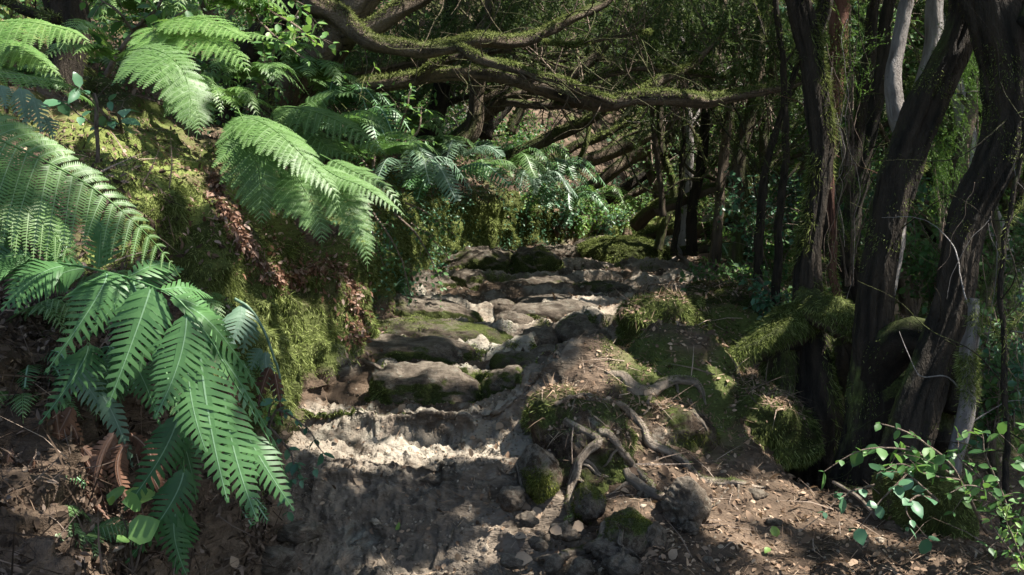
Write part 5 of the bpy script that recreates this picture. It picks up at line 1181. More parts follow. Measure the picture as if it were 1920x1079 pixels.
mid = [
 (600, 235, 6.2, .5, 6, M_FERN, True, "lacy fern low on the slope just right of the hanging fans"), (690, 300, 6.4, .5, 6, M_FERN, True, "lacy fern on the slope below the leafy shrub, left of the sword ferns"),
 (760, 330, 7.0, .5, 7, M_BLUE, False, "sword fern with drooping fronds under the pair of slope trunks"), (830, 345, 7.6, .55, 7, M_CHAIN, False, "sword fern directly below the forked brown trunk"),
 (870, 290, 9.2, .5, 7, M_BLUE, False, "sword fern at the foot of the almost black trunk"), (890, 325, 8.8, .42, 7, M_FERN, False, "sword fern above the left part of the second mossy wall"),
 (950, 315, 9.8, .48, 8, M_FERN, False, "sword fern above the middle of the second mossy wall"), (1000, 345, 10.3, .45, 7, M_BLUE, False, "bluish sword fern over the right part of the second mossy wall"),
 (1030, 330, 11.2, .6, 8, M_CHAIN, False, "sword fern left of the sweeping trunks' foot"), (1060, 375, 11.4, .6, 8, M_CHAIN, False, "sword fern below the sweeping trunks"),
 (1115, 375, 12.6, .6, 7, M_FERNB, False, "sword fern with sunlit fronds at the far bend of the path"), (800, 290, 9.2, .6, 6, M_FERN, True, "lacy fern behind the pair of slope trunks"),
 (930, 290, 11.0, .6, 6, M_CHAIN, False, "sword fern in shade right of the almost black trunk"), (985, 300, 11.6, .6, 6, M_FERN, False, "sword fern in shade between the leaning trunks"),
 (745, 255, 8.2, .6, 6, M_FERN, True, "shaded lacy fern left of the pair of slope trunks"), (660, 250, 7.4, .5, 6, M_CHAIN, False, "shaded sword fern above the lacy ones on the slope"),
 (735, 545, 6.6, .22, 6, M_CHAIN, False, "small green fern tuft where the buttress meets the upper steps"), (780, 470, 7.4, .3, 6, M_FERN, True, "small fern at the bank foot under the ivy"),
 (470, 395, 5.2, .3, 5, M_FERN, True, "small fern half hidden in the gully behind the hanging fans"), (395, 205, 5.2, .35, 6, M_FERNB, True, "small bright fern growing above the mossy buttress top"),
 (185, 130, 5.0, .45, 7, M_FERN, True, "shaded lacy fern behind the broad leaves at the upper left"), (60, 190, 4.6, .45, 6, M_FERN, True, "shaded lacy fern at the left edge under the corner fronds"),
 (250, 40, 6.0, .55, 7, M_FERNB, True, "lacy fern at the top edge left of the brightest fern"), (160, 20, 6.2, .55, 7, M_FERNB, True, "lacy fern at the top edge right of the dark corner trunk"),
 (330, 10, 6.6, .55, 7, M_FERNB, True, "lacy fern at the top edge above the brightest fern"), (30, 10, 6.0, .55, 6, M_FERN, True, "lacy fern at the top left corner behind the trunk"),
 (20, 620, 3.5, .35, 6, M_FERN, True, "shaded lacy fern at the left edge behind the chain fern"), (150, 700, 3.7, .3, 6, M_CHAIN, False, "dark sword fern in the shade behind the chain fern"), (330, 600, 3.9, .3, 6, M_FERN, True, "shaded lacy fern between the chain fern and the buttress"), (40, 760, 3.4, .25, 5, M_FERN, True, "small lacy fern above the lichened stick"), (400, 860, 3.6, .2, 5, M_FERN, True, "small lacy fern low on the slope beside the path foot"),
 (45, 900, 3.15, .2, 5, M_CHAIN, False, "small dark sword fern between the dead fronds at the lower left edge"), (140, 1010, 3.05, .2, 5, M_FERN, True, "small dark lacy fern beside the big leaved seedling"), (60, 1000, 3.0, .18, 5, M_FERN, True, "small dark lacy fern in the bottom left corner"), (395, 950, 3.5, .2, 5, M_CHAIN, False, "small dark sword fern under the tips of the chain fern"),
 (120, 560, 3.4, .3, 5, M_FERN, True, "shaded fern behind the hanging chain fern pinnae"), (60, 700, 3.3, .28, 5, M_CHAIN, False, "small sword fern in the dark slope at the left edge"),
 (420, 690, 3.9, .25, 6, M_CHAIN, False, "small sword fern between the chain fern and the buttress"), (1330, 470, 9.9, .3, 5, M_CHAIN, False, "small fern by the log right of the boulder"),
 (1240, 520 - 60, 12.8, .4, 6, M_BLUE, False, "far fern behind the boulder"), (1720, 950, 4.2, .22, 5, M_FERN, True, "small fern under the leafy shrub at the lower right"),
 (390, 20, 5.8, .5, 8, M_FERNB, True, "lacy fern at the top edge right of the brightest fern"), (215, 115, 4.9, .4, 7, M_FERNB, True, "lacy fern just left of the upper hanging frond"), (5, 150, 4.0, .35, 6, M_FERN, True, "lacy fern at the left edge above the yellowish arching frond"),
 (580, 160, 6.8, .5, 7, M_FERN, True, "lacy fern in shade under the root of the crossing limbs"), (640, 200, 7.6, .5, 7, M_CHAIN, False, "sword fern in shade under the lower crossing limb"), (320, 170, 5.0, .35, 6, M_FERN, True, "lacy fern behind the upper hanging frond"), (450, 160, 5.8, .4, 7, M_FERN, True, "lacy fern behind the fans, under the bright leafy branch"),
 (560, 300, 6.6, .45, 6, M_FERN, True, "lacy fern filling the slope behind the hanging fans"), (500, 130, 6.8, .5, 6, M_FERN, True, "lacy fern on the slope under the leafy shrub at the upper left"),
]
for k, (x, y, d, sz, n, mt, lc, lab) in enumerate(mid):
    p = P(x, y, d); g_ = hit(x, y, 2.2, 22)
    if abs(g_[1] - d) < 2.5: p = g_
    rosette("lacy_fern" if lc else "sword_fern", lab, p, sz * 1.05, n, mt, 300 + k, lc, (.5, -.5, 0))
# ------------------------------------------------------------------ leafy shrubs, saplings, heath sprays
LV = np.array([[0, 0, 0], [.22, -.30, .05], [.22, .30, .05], [.22, 0, -.02], [.55, -.36, .06], [.55, .36, .06], [.55, 0, -.03], [.85, -.16, .0], [.85, .16, .0], [1.0, 0, -.10]])
LQ = np.array([[0, 1, 3, 3]]) 
LT_ = np.array([[0, 1, 3], [0, 3, 2], [7, 9, 8], [6, 7, 8]])
LQ = np.array([[1, 4, 6, 3], [3, 6, 5, 2]]); LT2 = np.array([[4, 7, 6], [6, 8, 5]])
LVT = np.vstack([LT_, LT2])
def leaves_along(mb, C, T, rng, L, pitch, per=2, spread=.9, droop=.35, a0=.5, face=None, wid=1.0, jit=.35):
    """ovate leaves set along a stem line"""
    s = np.r_[0, np.cumsum(np.linalg.norm(np.diff(C, axis=0), axis=1))]
    n = max(1, int(s[-1] / pitch)); q = np.linspace(pitch * .5, s[-1], n)
    c = np.stack([np.interp(q, s, C[:, k]) for k in range(3)], 1); t = nrm(np.stack([np.interp(q, s, T[:, k]) for k in range(3)], 1))
    c = np.repeat(c, per, 0); t = np.repeat(t, per, 0); m = len(c)
    if getattr(mb, 'base', None) is not None:
        km = gap(c + mb.base, .9)
    else: km = None
    ph = np.tile(np.arange(per) * (2 * math.pi / per), n) + np.repeat(np.arange(n) % 2, per) * (math.pi / 2) + rng.normal(0, .4, m)
    ref = np.array([0, 0, 1.0]); A = nrm(np.cross(t, ref) + 1e-4); B = np.cross(t, A)
    d = nrm((A * np.cos(ph)[:, None] + B * np.sin(ph)[:, None]) * spread + t * .45 + G * droop + rng.normal(0, jit * .5, (m, 3)))
    f = nrm((np.array([0, -.3, 1.0]) if face is None else np.asarray(face, float)) + rng.normal(0, jit, (m, 3)))
    Z = nrm(f - d * (f * d).sum(1)[:, None]); Y = np.cross(Z, d)
    sz = L * rng.uniform(.35, 1.2, m); w = sz * wid * rng.uniform(.75, 1.1, m)
    if km is not None: c, d, Y, Z, sz, w = c[km], d[km], Y[km], Z[km], sz[km], w[km]; m = len(c)
    mb.inst(LV, LVT, c, d, Y, Z, np.stack([sz, w, sz], 1), np.clip(rng.normal(a0, .2, m), 0, 1), LQ)

def leafy(name, label, cat, stems, L, mat, seed, pitch=None, per=2, a0=.5, wid=1.0, twigs=0, droop=.35, group=None, smat=None, face=None, start=.15, tl=.18, rst=None):
    """stems: arrays x,y,z,r"""
    rng = np.random.default_rng(seed); base = np.asarray(stems[0])[0, :3].copy()
    o = empty(name, base, label, cat, group)
    lm = MB(); lm.base = base if base[1] > 6.5 else None
    for k, st in enumerate(stems):
        st = np.asarray(st, float).copy(); st[:, :3] -= base
        m2 = MB(); limb(m2, st, 7, seed + k, .08, 1.6)
        Ls = np.linalg.norm(np.diff(st[:, :3], axis=0), axis=1).sum()
        C = catmull(st, 24)[:, :3]; T = nrm(np.gradient(C, axis=0)); i0 = int(start * 24)
        leaves_along(lm, C[i0:], T[i0:], rng, L, pitch or L * .7, per, a0=a0, wid=wid, droop=droop, face=face)
        for _ in range(twigs):
            i = rng.integers(i0, 23); dd = nrm(T[i] + rng.normal(0, .8, 3) + [0, 0, .1]); Lt = tl * rng.uniform(.6, 1.3)
            C2 = np.array([C[i], C[i] + dd * Lt * .5, C[i] + dd * Lt + G * Lt * .15]); C2 = catmull(C2, 8)
            limb(m2, np.c_[C2, np.linspace(.0018, .0008, 8) * max(1, base[1] / 5)], 5, seed, .05, 3.0)
            leaves_along(lm, C2, nrm(np.gradient(C2, axis=0)), rng, L * .9, (pitch or L * .7) * .8, per, a0=a0, wid=wid, droop=droop, face=face)
        m2.build("stem", smat or M_TWIG, o)
    lm.build("leaves", mat, o)
    settle(o); return o

def ps(rows, d=None, r=3): # stem by photo pixels, tapering
    n = len(rows)
    return pl([(q[0], q[1], r * (1.2 - .8 * i / (n - 1)), q[2] if len(q) > 2 else d) for i, q in enumerate(rows)])

leafy("leafy_shrub", "leafy shrub with sunlit ovate leaves reaching left over the dark hollow at the lower right", "shrub",
      [ps([(1850, 1000, 3.7), (1800, 900, 3.6), (1760, 850, 3.55), (1700, 812, 3.5), (1650, 795, 3.5)], r=3), ps([(1800, 900, 3.6), (1720, 850, 3.5), (1640, 840, 3.45), (1590, 856, 3.45), (1545, 885, 3.45)], r=2),
       ps([(1800, 900, 3.6), (1740, 890, 3.5), (1690, 870, 3.45), (1660, 880, 3.42)], r=2), ps([(1760, 850, 3.55), (1690, 850, 3.5), (1670, 870, 3.45)], r=2)],
      .058, M_LEAF, 401, .065, 2, .6, .95, 2, .25, tl=.10)
leafy("leafy_shrub", "dense leafy shrub with bright leaves at the right edge above the corner boulder", "shrub",
      [ps([(1910, 1040, 3.6), (1880, 930, 3.55), (1850, 860, 3.5), (1840, 810, 3.5)], r=3), ps([(1910, 1040, 3.6), (1920, 920, 3.5), (1930, 850, 3.45), (1920, 800, 3.45)], r=3), ps([(1880, 930, 3.55), (1820, 880, 3.5), (1790, 850, 3.5)], r=2),
       ps([(1900, 980, 3.6), (1860, 930, 3.5), (1820, 910, 3.45), (1780, 925, 3.45)], r=2), ps([(1900, 960, 3.5), (1930, 920, 3.4), (1950, 880, 3.35)], r=2)],
      .055, M_LEAF, 402, .06, 2, .5, .9, 4, .3, tl=.13)
leafy("leafy_shrub", "low shrub stem with bluish green rounded leaves hanging in front of the hollow", "shrub",
      [ps([(1760, 940, 3.5), (1700, 890, 3.45), (1650, 885, 3.4)], r=2), ps([(1760, 940, 3.5), (1720, 930, 3.45), (1700, 960, 3.4), (1740, 1010, 3.38)], r=2), ps([(1700, 890, 3.45), (1660, 930, 3.4), (1610, 990, 3.38)], r=2), ps([(1640, 910, 3.5), (1590, 925, 3.45), (1545, 960, 3.4)], r=2)],
      .062, M_IVY, 403, .06, 2, .55, 1.1, 1, .4, tl=.08)
leafy("leafy_shrub", "small bright green sprig at the very edge of the bottom right corner", "shrub",
      [ps([(1930, 1080, 3.3), (1900, 1010, 3.3), (1880, 960, 3.3)], r=2), ps([(1930, 1080, 3.3), (1870, 1000, 3.3), (1850, 960, 3.3)], r=2)], .03, M_LEAFB, 404, .025, 3, .7, .6, 4, .1, tl=.08)
leafy("leafy_shrub", "thin sprig with dark pointed leaves leaning over the sunlit step from the left", "shrub",
      [ps([(505, 800, 3.9), (520, 770, 3.85), (560, 790, 3.8), (585, 815, 3.75), (605, 850, 3.75)], r=2), ps([(505, 800, 3.9), (505, 770, 3.9), (515, 755, 3.9)], r=2), ps([(505, 800, 3.9), (545, 850, 3.8), (550, 900, 3.75), (540, 960, 3.75)], r=2), ps([(545, 850, 3.8), (560, 900, 3.75), (590, 880, 3.75)], r=1)],
      .055, M_IVY, 405, .05, 2, .45, .8, 1, .5, tl=.06)
leafy("leafy_shrub", "bright green seedling at the end of the bank where the sunlit step begins", "shrub",
      [ps([(515, 800, 4.1), (515, 780, 4.1), (520, 762, 4.1)], r=2), ps([(515, 800, 4.1), (505, 775, 4.1), (500, 765, 4.1)], r=2)], .04, M_LEAFB, 406, .02, 3, .8, .9, 2, .2, tl=.04)
leafy("broadleaf_seedling", "seedling with big round sunlit leaves under the dark fern at the bottom left", "seedling",
      [ps([(250, 1079, 2.95), (240, 1000, 2.95), (215, 940, 2.95)], r=2), ps([(250, 1079, 2.95), (270, 1000, 2.95), (265, 945, 2.95)], r=2), ps([(250, 1079, 2.95), (235, 1040, 2.95), (240, 1010, 2.9)], r=2)],
      .085, M_LEAFB, 407, .12, 2, .75, 1.35, 0, .15, face=(.1, -1, .6), start=.75)
leafy("broadleaf_seedling", "seedling with pale round leaves cut by the bottom edge at the left corner", "seedling",
      [ps([(110, 1100, 2.9), (120, 1070, 2.9), (145, 1055, 2.9)], r=2), ps([(110, 1100, 2.9), (90, 1070, 2.9), (70, 1060, 2.9)], r=2)],
      .08, M_LEAF, 408, .1, 2, .9, 1.3, 0, .1, face=(0, -1, .9), start=.6)
leafy("leafy_shrub", "shrub sprays of broad bluish leaves above the mossy buttress at the upper left", "shrub",
      [ps([(230, 250, 4.3), (190, 210, 4.2), (165, 180, 4.15), (150, 165, 4.1)], r=3), ps([(230, 250, 4.3), (215, 200, 4.2), (205, 190, 4.15)], r=2), ps([(230, 250, 4.3), (170, 230, 4.2), (130, 200, 4.1), (115, 190, 4.1)], r=2), ps([(230, 250, 4.3), (225, 215, 4.2), (232, 190, 4.2)], r=2)],
      .10, M_IVY, 409, .085, 2, .5, .8, 1, .5, tl=.1)
leafy("leafy_shrub", "light green leafy shrub branch sticking out at the top left above the brightest fern", "shrub",
      [ps([(420, -20, 6.0), (480, 10, 5.9), (540, 40, 5.8), (590, 80, 5.7)], r=4), ps([(440, -10, 6.0), (490, 45, 5.8), (530, 80, 5.7), (570, 110, 5.6)], r=3), ps([(470, 200, 6.2), (500, 130, 6.1), (520, 80, 6.0), (560, 20, 6.0)], r=4), ps([(450, -30, 6), (520, -10, 5.9), (570, 10, 5.9)], r=3)],
      .075, M_LEAFB, 410, .07, 2, .6, .85, 6, .3, tl=.22)
leafy("leafy_shrub", "darker leafy branch crossing the top left between the corner trunk and brightest fern", "shrub",
      [ps([(200, 140, 5.2), (250, 60, 5.1), (290, 20, 5.0), (320, -30, 5.0)], r=5), ps([(250, 60, 5.1), (220, 20, 5.0), (190, 0, 5)], r=3), ps([(260, 50, 5.1), (310, 40, 5.0), (350, 20, 4.9)], r=3)],
      .085, M_LEAF, 411, .08, 2, .5, .9, 4, .3, tl=.2)
leafy("leafy_shrub", "leafy shrub with light green leaves in front of the crossing limbs, left of centre", "shrub",
      [ps([(700, 330, 7.4), (700, 260, 7.4), (690, 210, 7.4), (680, 175, 7.4)], r=3), ps([(700, 330, 7.4), (740, 260, 7.4), (760, 210, 7.3), (770, 165, 7.3)], r=3), ps([(700, 330, 7.4), (660, 270, 7.4), (640, 230, 7.4)], r=3), ps([(720, 290, 7.4), (780, 250, 7.4), (790, 200, 7.4)], r=3)],
      .07, M_LEAFB, 412, .07, 2, .45, .6, 7, .2, tl=.25)
leafy("ivy_mat", "ivy like creeper with small dark leaves hanging where the bank turns, beside the upper steps", "creeper",
      [ps([(700, 400, 6.7), (740, 460, 6.6), (760, 510, 6.55), (770, 560, 6.5)], r=2), ps([(740, 400, 7.0), (780, 440, 6.9), (810, 490, 6.9), (830, 540, 6.9)], r=2), ps([(690, 380, 6.6), (700, 440, 6.5), (720, 500, 6.4)], r=2), ps([(770, 420, 7.2), (800, 440, 7.1), (840, 480, 7.2)], r=2), ps([(760, 380, 7.2), (800, 400, 7.2), (830, 430, 7.2)], r=2)],
      .04, M_LEAF, 413, .045, 2, .45, .9, 7, .4, tl=.16)
# shrubs of the far bend, leaves coloured brighter to stand in for sunlight
rng_s = np.random.default_rng(9)
far_sh = [(1060, 440, 13.6), (1090, 420, 14.2), (1120, 440, 14.6), (1040, 415, 13.4), (1080, 455, 13.4), (1150, 425, 15.5), (1110, 400, 15.4), (1175, 405, 16.5), (1140, 385, 16.5), (1190, 380, 17.5), (1060, 395, 14.2), (1215, 395, 18), (1020, 395, 12.6), (985, 420, 11.4), (1100, 450, 13.2), (1130, 460, 13.8), (1075, 430, 13.2), (1150, 445, 14.6), (1045, 445, 12.9), (1185, 430, 15.2), (1125, 420, 15), (1165, 440, 14.5), (1210, 415, 16)]
def bush(name, label, cat, p, w, h, L, mat, seed, n=7, tw=8, a0=.5, group=None, per=2, droop=.3, wid=.9, smat=None):
    rng = np.random.default_rng(seed); st = []
    for k in range(n):
        a = rng.uniform(0, 2 * math.pi); q = np.array([math.cos(a), math.sin(a)]) * w * rng.uniform(.2, 1)
        r0 = .004 * max(1, p[1] / 6)
        st.append(np.array([[*p, r0 * 1.5], [p[0] + q[0] * .35, p[1] + q[1] * .35, p[2] + h * .5, r0], [p[0] + q[0], p[1] + q[1], p[2] + h * rng.uniform(.55, 1), r0 * .5]]))
    return leafy(name, label, cat, st, L, mat, seed, L * .9, per, a0, wid, tw, droop, group, smat, tl=h * .4)
for k, (x, y, d) in enumerate(far_sh):
    p = hit(x, y, 8, 24); p = P(x, y + 10, d) if abs(p[1] - d) > 3 else p
    bush("low_shrub", "small sunlit green shrub in the thicket at the far bend of the path", "shrub", p, .42, .5, .075, M_LEAFB if k % 3 else M_IVY, 420 + k, 7, 7, .65, "shrubs at the far bend of the path")
# saplings and undergrowth to the right, between the trunks
und = [(1330, 400, 10.4, .5, .8), (1370, 520, 7.8, .35, .4), (1410, 420, 8.6, .5, .9), (1450, 470, 8.2, .4, .7), (1340, 300, 11, .6, 1.0), (1420, 330, 10.5, .6, 1.0), (1470, 400, 9.6, .5, .9), (1580, 470, 7.8, .5, .9), (1600, 330, 9, .6, 1.1), (1500, 560, 7.4, .3, .4), (1440, 570, 7.2, .25, .35), (1290, 350, 12, .6, 1.0), (1620, 130, 8.6, .7, 1.0), (1650, 60, 8.0, .7, 1.0), (1590, 60, 9, .7, 1.0), (1720, 480, 7.8, .5, .9), (1750, 500, 6.8, .4, .6), (1880, 620, 5.6, .4, .6), (1900, 700, 5.2, .35, .6), (1840, 560, 6.4, .4, .6), (1890, 470, 6.6, .5, .8), (1860, 740, 5.0, .3, .5), (1660, 420, 8.4, .5, .9)]
for k, (x, y, d, w, h) in enumerate(und):
    p = P(x, y, d) - [0, 0, h * .5]
    bush("sapling", "leafy sapling growing among the trunks right of the path", "sapling", p, w, h, .06, (M_LEAFF, M_LEAFF, M_IVY, M_LEAFF)[k % 4], 460 + k, 6, 9, .35, "leafy saplings between the right hand trunks")

# heath sprays: fine needles round a thin drooping stem
def spray_template(seed, n=70, nl=.05):
    rng = np.random.default_rng(seed)
    V, T, A = [], [], []
    c = catmull(np.array([[0, 0, 0], [.35, 0, .05], [.7, 0, .03], [1, 0, -.08]]), 10)
    w = .004
    for i in range(9):
        k = len(V); V += [c[i] - [0, w, 0], c[i] + [0, w, 0], c[i + 1]]; T.append([k, k + 1, k + 2]); A += [-.35] * 3
    tw = [(c, 1.0)]
    for _ in range(9):
        i = rng.integers(1, 8); d = nrm(np.array([1, rng.normal(0, .5), rng.normal(0, .4)])); l = rng.uniform(.18, .4)
        cc = np.array([c[i], c[i] + d * l * .5, c[i] + d * l + [0, 0, -.05]]); tw.append((catmull(cc, 6), l))
        k = len(V); V += [c[i] - [0, w, 0], c[i] + [0, w, 0], c[i] + d * l]; T.append([k, k + 1, k + 2]); A += [-.3] * 3
    for cc, l in tw:
        m = int(n * l * .5)
        for _ in range(m):
            t = rng.uniform(.12, 1) * (len(cc) - 1); i = min(int(t), len(cc) - 2); b = cc[i] + (cc[i + 1] - cc[i]) * (t - i)
            d = nrm((cc[i + 1] - cc[i])) ; d = nrm(d + rng.normal(0, .75, 3)); sdv = nrm(np.cross(d, rng.normal(0, 1, 3)))
            q = nl * rng.uniform(.7, 1.3); k = len(V)
            V += [b - sdv * q * .16, b + sdv * q * .16, b + d * q]; T.append([k, k + 1, k + 2]); A += [rng.uniform(-.2, .3)] * 3
    return np.array(V), np.array(T), np.array(A)
def y_far(c): return c[1] > 7.9
SPR = [spray_template(k) for k in range(4)]
SPRF = [spray_template(10 + k, 44, .085) for k in range(4)]
def sprays(mb, pos, dirs, L, rng, tpl=SPR, a0=.4, wid=1.0, carve0=None):
    pos = np.asarray(pos)
    if np.ndim(L) and carve0 is not None: km = gap(pos + carve0); pos, dirs, L = pos[km], dirs[km], np.asarray(L)[km]
    n = len(pos); g = rng.integers(0, len(tpl), n)
    up = rng.normal(0, .5, (n, 3)) + [0, 0, 1.0]
    Z = nrm(up - dirs * (up * dirs).sum(1)[:, None]); Y = np.cross(Z, dirs)
    L = np.broadcast_to(L, (n,))
    for k in range(len(tpl)):
        m = g == k
        if m.any(): mb.inst(tpl[k][0], tpl[k][1], pos[m], dirs[m], Y[m], Z[m], np.stack([L[m], L[m] * wid, L[m] * wid], 1), np.clip(rng.normal(a0, .18, m.sum()), 0, 1), ta=tpl[k][2])
def heath(label, ctr, rx, ry, rz, n, L, mat, seed, d=(0, 0, 1.0), group=None, spread=.35, a0=.5, tpl=SPR, wid=1.0):
    """a heath branch: a cloud of sprays on thin stems"""
    rng = np.random.default_rng(seed); ctr = np.asarray(ctr, float)
    o = empty("heath_bush", ctr - [0, 0, rz], label, "heath bush", group)
    pos = rng.normal(0, .45, (n, 3)) * [rx, ry, rz]; pos = np.clip(pos, [-rx, -ry, -rz], [rx, ry, rz]) + [0, 0, rz]
    dd = nrm(np.asarray(d) + rng.normal(0, spread, (n, 3)))
    mb = MB(); sprays(mb, pos, dd, L * rng.uniform(.6, 1.2, n), rng, tpl, a0, wid, ctr - [0, 0, rz] if y_far(ctr) else None); mb.build("foliage", mat, o)
    ms = MB()
    for k in range(7):
        q = pos[rng.integers(n)]; b = np.array([rng.normal(0, rx * .2), 0, -rz * .3])
        limb(ms, np.array([[*b, .006], [*(b * .5 + q * .5 + [0, 0, .05]), .004], [*q, .002]]) * [1, 1, 1, max(1, ctr[1] / 6)], 5, k, .1, 3)
    ms.build("stem", M_TWIG, o); settle(o)
heath("fresh green heath sprays standing between the two biggest trunks", P(1835, 190, 5.6), .22, .3, .42, 110, .24, M_HEATHB, 501, (0, 0, 1))
heath("fresh green heath sprays lower in the gap between the two biggest trunks", P(1775, 350, 5.8), .16, .2, .28, 60, .22, M_HEATHB, 502, (0, 0, 1))
heath("dull green heath sprays at the right edge above the leafy shrub", P(1900, 560, 5.4), .2, .3, .35, 60, .2, M_HEATH, 503, (0, 0, 1))
heath("thin heath shoots beside the reddish peeling trunk near the top", P(1590, 130, 6.0), .12, .15, .45, 45, .2, M_HEATHB, 504, (.1, 0, 1))
heath("heath shoots in front of the gap left of the broad black trunk", P(1590, 400, 6.2), .12, .15, .35, 30, .18, M_HEATHB, 505, (.1, 0, 1))
hc = [(780, 60, 9, .9, .35), (900, 30, 9.5, 1.0, .4), (1000, 20, 9.5, .9, .35), (1100, 60, 9.2, .8, .4), (1200, 60, 9, .8, .45), (1300, 90, 9, .7, .45), (1260, 140, 8.6, .5, .3), (1400, 60, 8.8, .7, .5), (1350, 10, 8, .7, .3), (1180, 10, 8.2, .7, .25), (1060, 0, 8.4, .6, .2), (850, 130, 10.5, .8, .3), (700, 110, 9.5, .6, .35), (960, 100, 10.5, .8, .3), (640, 130, 8.8, .5, .3), (1440, 130, 8.4, .4, .4), (1240, 230, 11, .6, .4), (1400, 220, 10, .5, .4)]
for k, (x, y, d, w, h) in enumerate(hc):
    heath("cloud of fine dull green heath foliage hanging behind the crossing limbs", P(x, y, d), w, .7, h, 150, .34, M_HEATH, 520 + k, (.25 * (-1) ** k, 0, -.55), "heath foliage hanging behind the crossing limbs", .45, .35, SPRF)

# bare hanging twigs beside the slim trunk
rv = random.Random(12)
vt = empty("hanging_twigs", P(1560, 560, 5.7), "tangle of long thin bare twigs hanging between the slim and the reddish trunk", "twigs"); vb = np.array(vt["_base"])
for k in range(14):
    x = rv.uniform(1540, 1610); y = rv.uniform(20, 330); q = []; n_ = rv.randrange(6, 11); dx = rv.uniform(-7, 7)
    for j in range(n_): q.append((x, y, .9 - .05 * j, 5.6 + .1 * (k % 4))); x += dx + rv.uniform(-14, 14); y += rv.uniform(22, 44)
    a = pl(q); a[:, :3] -= vb; m_ = MB(); limb(m_, a, 5, k, .05, 3); m_.build("twig", M_TWIG if k % 2 else M_BARKP, vt)
settle(vt)
vt = empty("hanging_twigs", P(1880, 640, 4.6), "thin bare twigs in front of the biggest dark trunk at the right edge", "twigs"); vb = np.array(vt["_base"])
for k in range(14):
    x = rv.uniform(1820, 1910); y = rv.uniform(300, 640); q = []; dx = rv.uniform(-16, 10)
    for j in range(7): q.append((x, y, .8 - .06 * j, 4.2 + .06 * (k % 4))); x += dx + rv.uniform(-12, 12); y += rv.uniform(15, 40)
    a = pl(q); a[:, :3] -= vb; m_ = MB(); limb(m_, a, 5, k, .05, 3); m_.build("twig", M_TWIG if k % 3 else M_BARKP, vt)
settle(vt)
# ------------------------------------------------------------------ the woods behind, copied trees, litter, canopy
rw = np.random.default_rng(77)
def wild_limbs(rng, H, lean, r0, nb):
    k = 7; t = np.linspace(0, 1, k); p = np.zeros((k, 4)); ph = rng.uniform(0, 6.28)
    p[:, 0] = lean[0] * t ** 1.2 * H + .12 * np.sin(t * 6 + ph); p[:, 1] = lean[1] * t ** 1.2 * H + .12 * np.cos(t * 5 + ph); p[:, 2] = t * H - .4; p[:, 3] = r0 * (1.15 - .85 * t)
    out = [p]
    for b in range(nb):
        i = rng.integers(1, k - 1); c = p[i].copy(); a = rng.uniform(0, 6.28); l = rng.uniform(.8, 2.0); q = np.array([math.cos(a), math.sin(a), rng.uniform(.0, .9)]); bb = [c * [1, 1, 1, .55]]
        for s in (.35, .7, 1): bb.append(np.r_[c[:3] + q * l * s + rng.normal(0, .10, 3) + [0, 0, .25 * l * s * s], c[3] * (.55 - .4 * s)])
        out.append(np.array(bb))
    return out
protos = []
def wood_tree(seed, kind):
    rng = np.random.default_rng(seed)
    H = rng.uniform(5.0, 6.5); o = empty("forest_tree", (0, 0, 0), "t", "tree"); del o["_base"]
    mt = (M_BARK, M_BARKD, M_BARKM, M_BARKP)[rng.choice(4, p=[.42, .28, .2, .1])]
    tips = []
    for s in range(rng.integers(1, 4)):
        L = wild_limbs(rng, H * rng.uniform(.8, 1), rng.uniform(-.45, .45, 2), rng.uniform(.045, .085), 6)
        m = MB(); limb(m, L[0], 9, seed + s, .15, 1.4); m.build("trunk", mt, o)
        m = MB()
        for q in L[1:]: limb(m, q, 6, seed, .12, 2.2); tips.append(q)
        tag(m.build("limbs", mt, o), None, None, None, "stuff")
        tips.append(L[0][3:])
    pos = []
    for q in tips:
        C = catmull(q, 10)[:, :3]; pos.append(C[rng.integers(3, 10, 26)] + rng.normal(0, .28, (26, 3)))
    pos = np.vstack(pos); pos = pos[pos[:, 2] > 2.2]
    m = MB(); dd = nrm(rng.normal(0, .6, pos.shape) + [0, 0, -.25 if kind == 'heath' else .1])
    if kind == 'heath': sprays(m, pos, dd, .45 * rng.uniform(.6, 1.2, len(pos)), rng, SPRF, .4, 1.1); m.build("crown", M_HEATH, o)
    else:
        pos = np.repeat(pos, 7, 0) + rng.normal(0, .13, (len(pos) * 7, 3)); n = len(pos); d = nrm(rng.normal(0, .7, (n, 3)) + [0, 0, -.2]); f = rng.normal(0, .5, (n, 3)) + [0, 0, 1]
        Z = nrm(f - d * (f * d).sum(1)[:, None]); m.inst(LV[[0, 4, 5, 9]], [[0, 1, 3], [0, 3, 2]], pos, d, np.cross(Z, d), Z, .085 * rng.uniform(.6, 1.2, n), rng.random(n)); m.build("crown", M_LEAFF, o)
    return o
for k in range(8): protos.append(wood_tree(900 + k, 'leaf' if k in (2, 5, 7) else 'heath'))
spots = []
tries = 0
while len(spots) < 105 and tries < 6000:
    tries += 1
    y = 9.5 + 24 * rw.random() ** 1.3; x = rw.uniform(-.60, .60) * y + (1.0 if rw.random() < .3 else 0)
    fx = np.interp(y, YS, footx); pr = np.interp(y, YS, pathR)
    if fx - (.3 if y > 14 else 1.6) < x < pr + .5 and y < 20: continue
    if x < fx and y < 11: continue
    if x < fx and sum(1 for a, b in spots if a < np.interp(b, YS, footx)) >= 42: continue
    if any((x - a) ** 2 + (y - b) ** 2 < .55 for a, b in spots): continue
    if y < 16 and shafts_hit(x, y, gz(x, y)) > 2: continue
    spots.append((x, y))
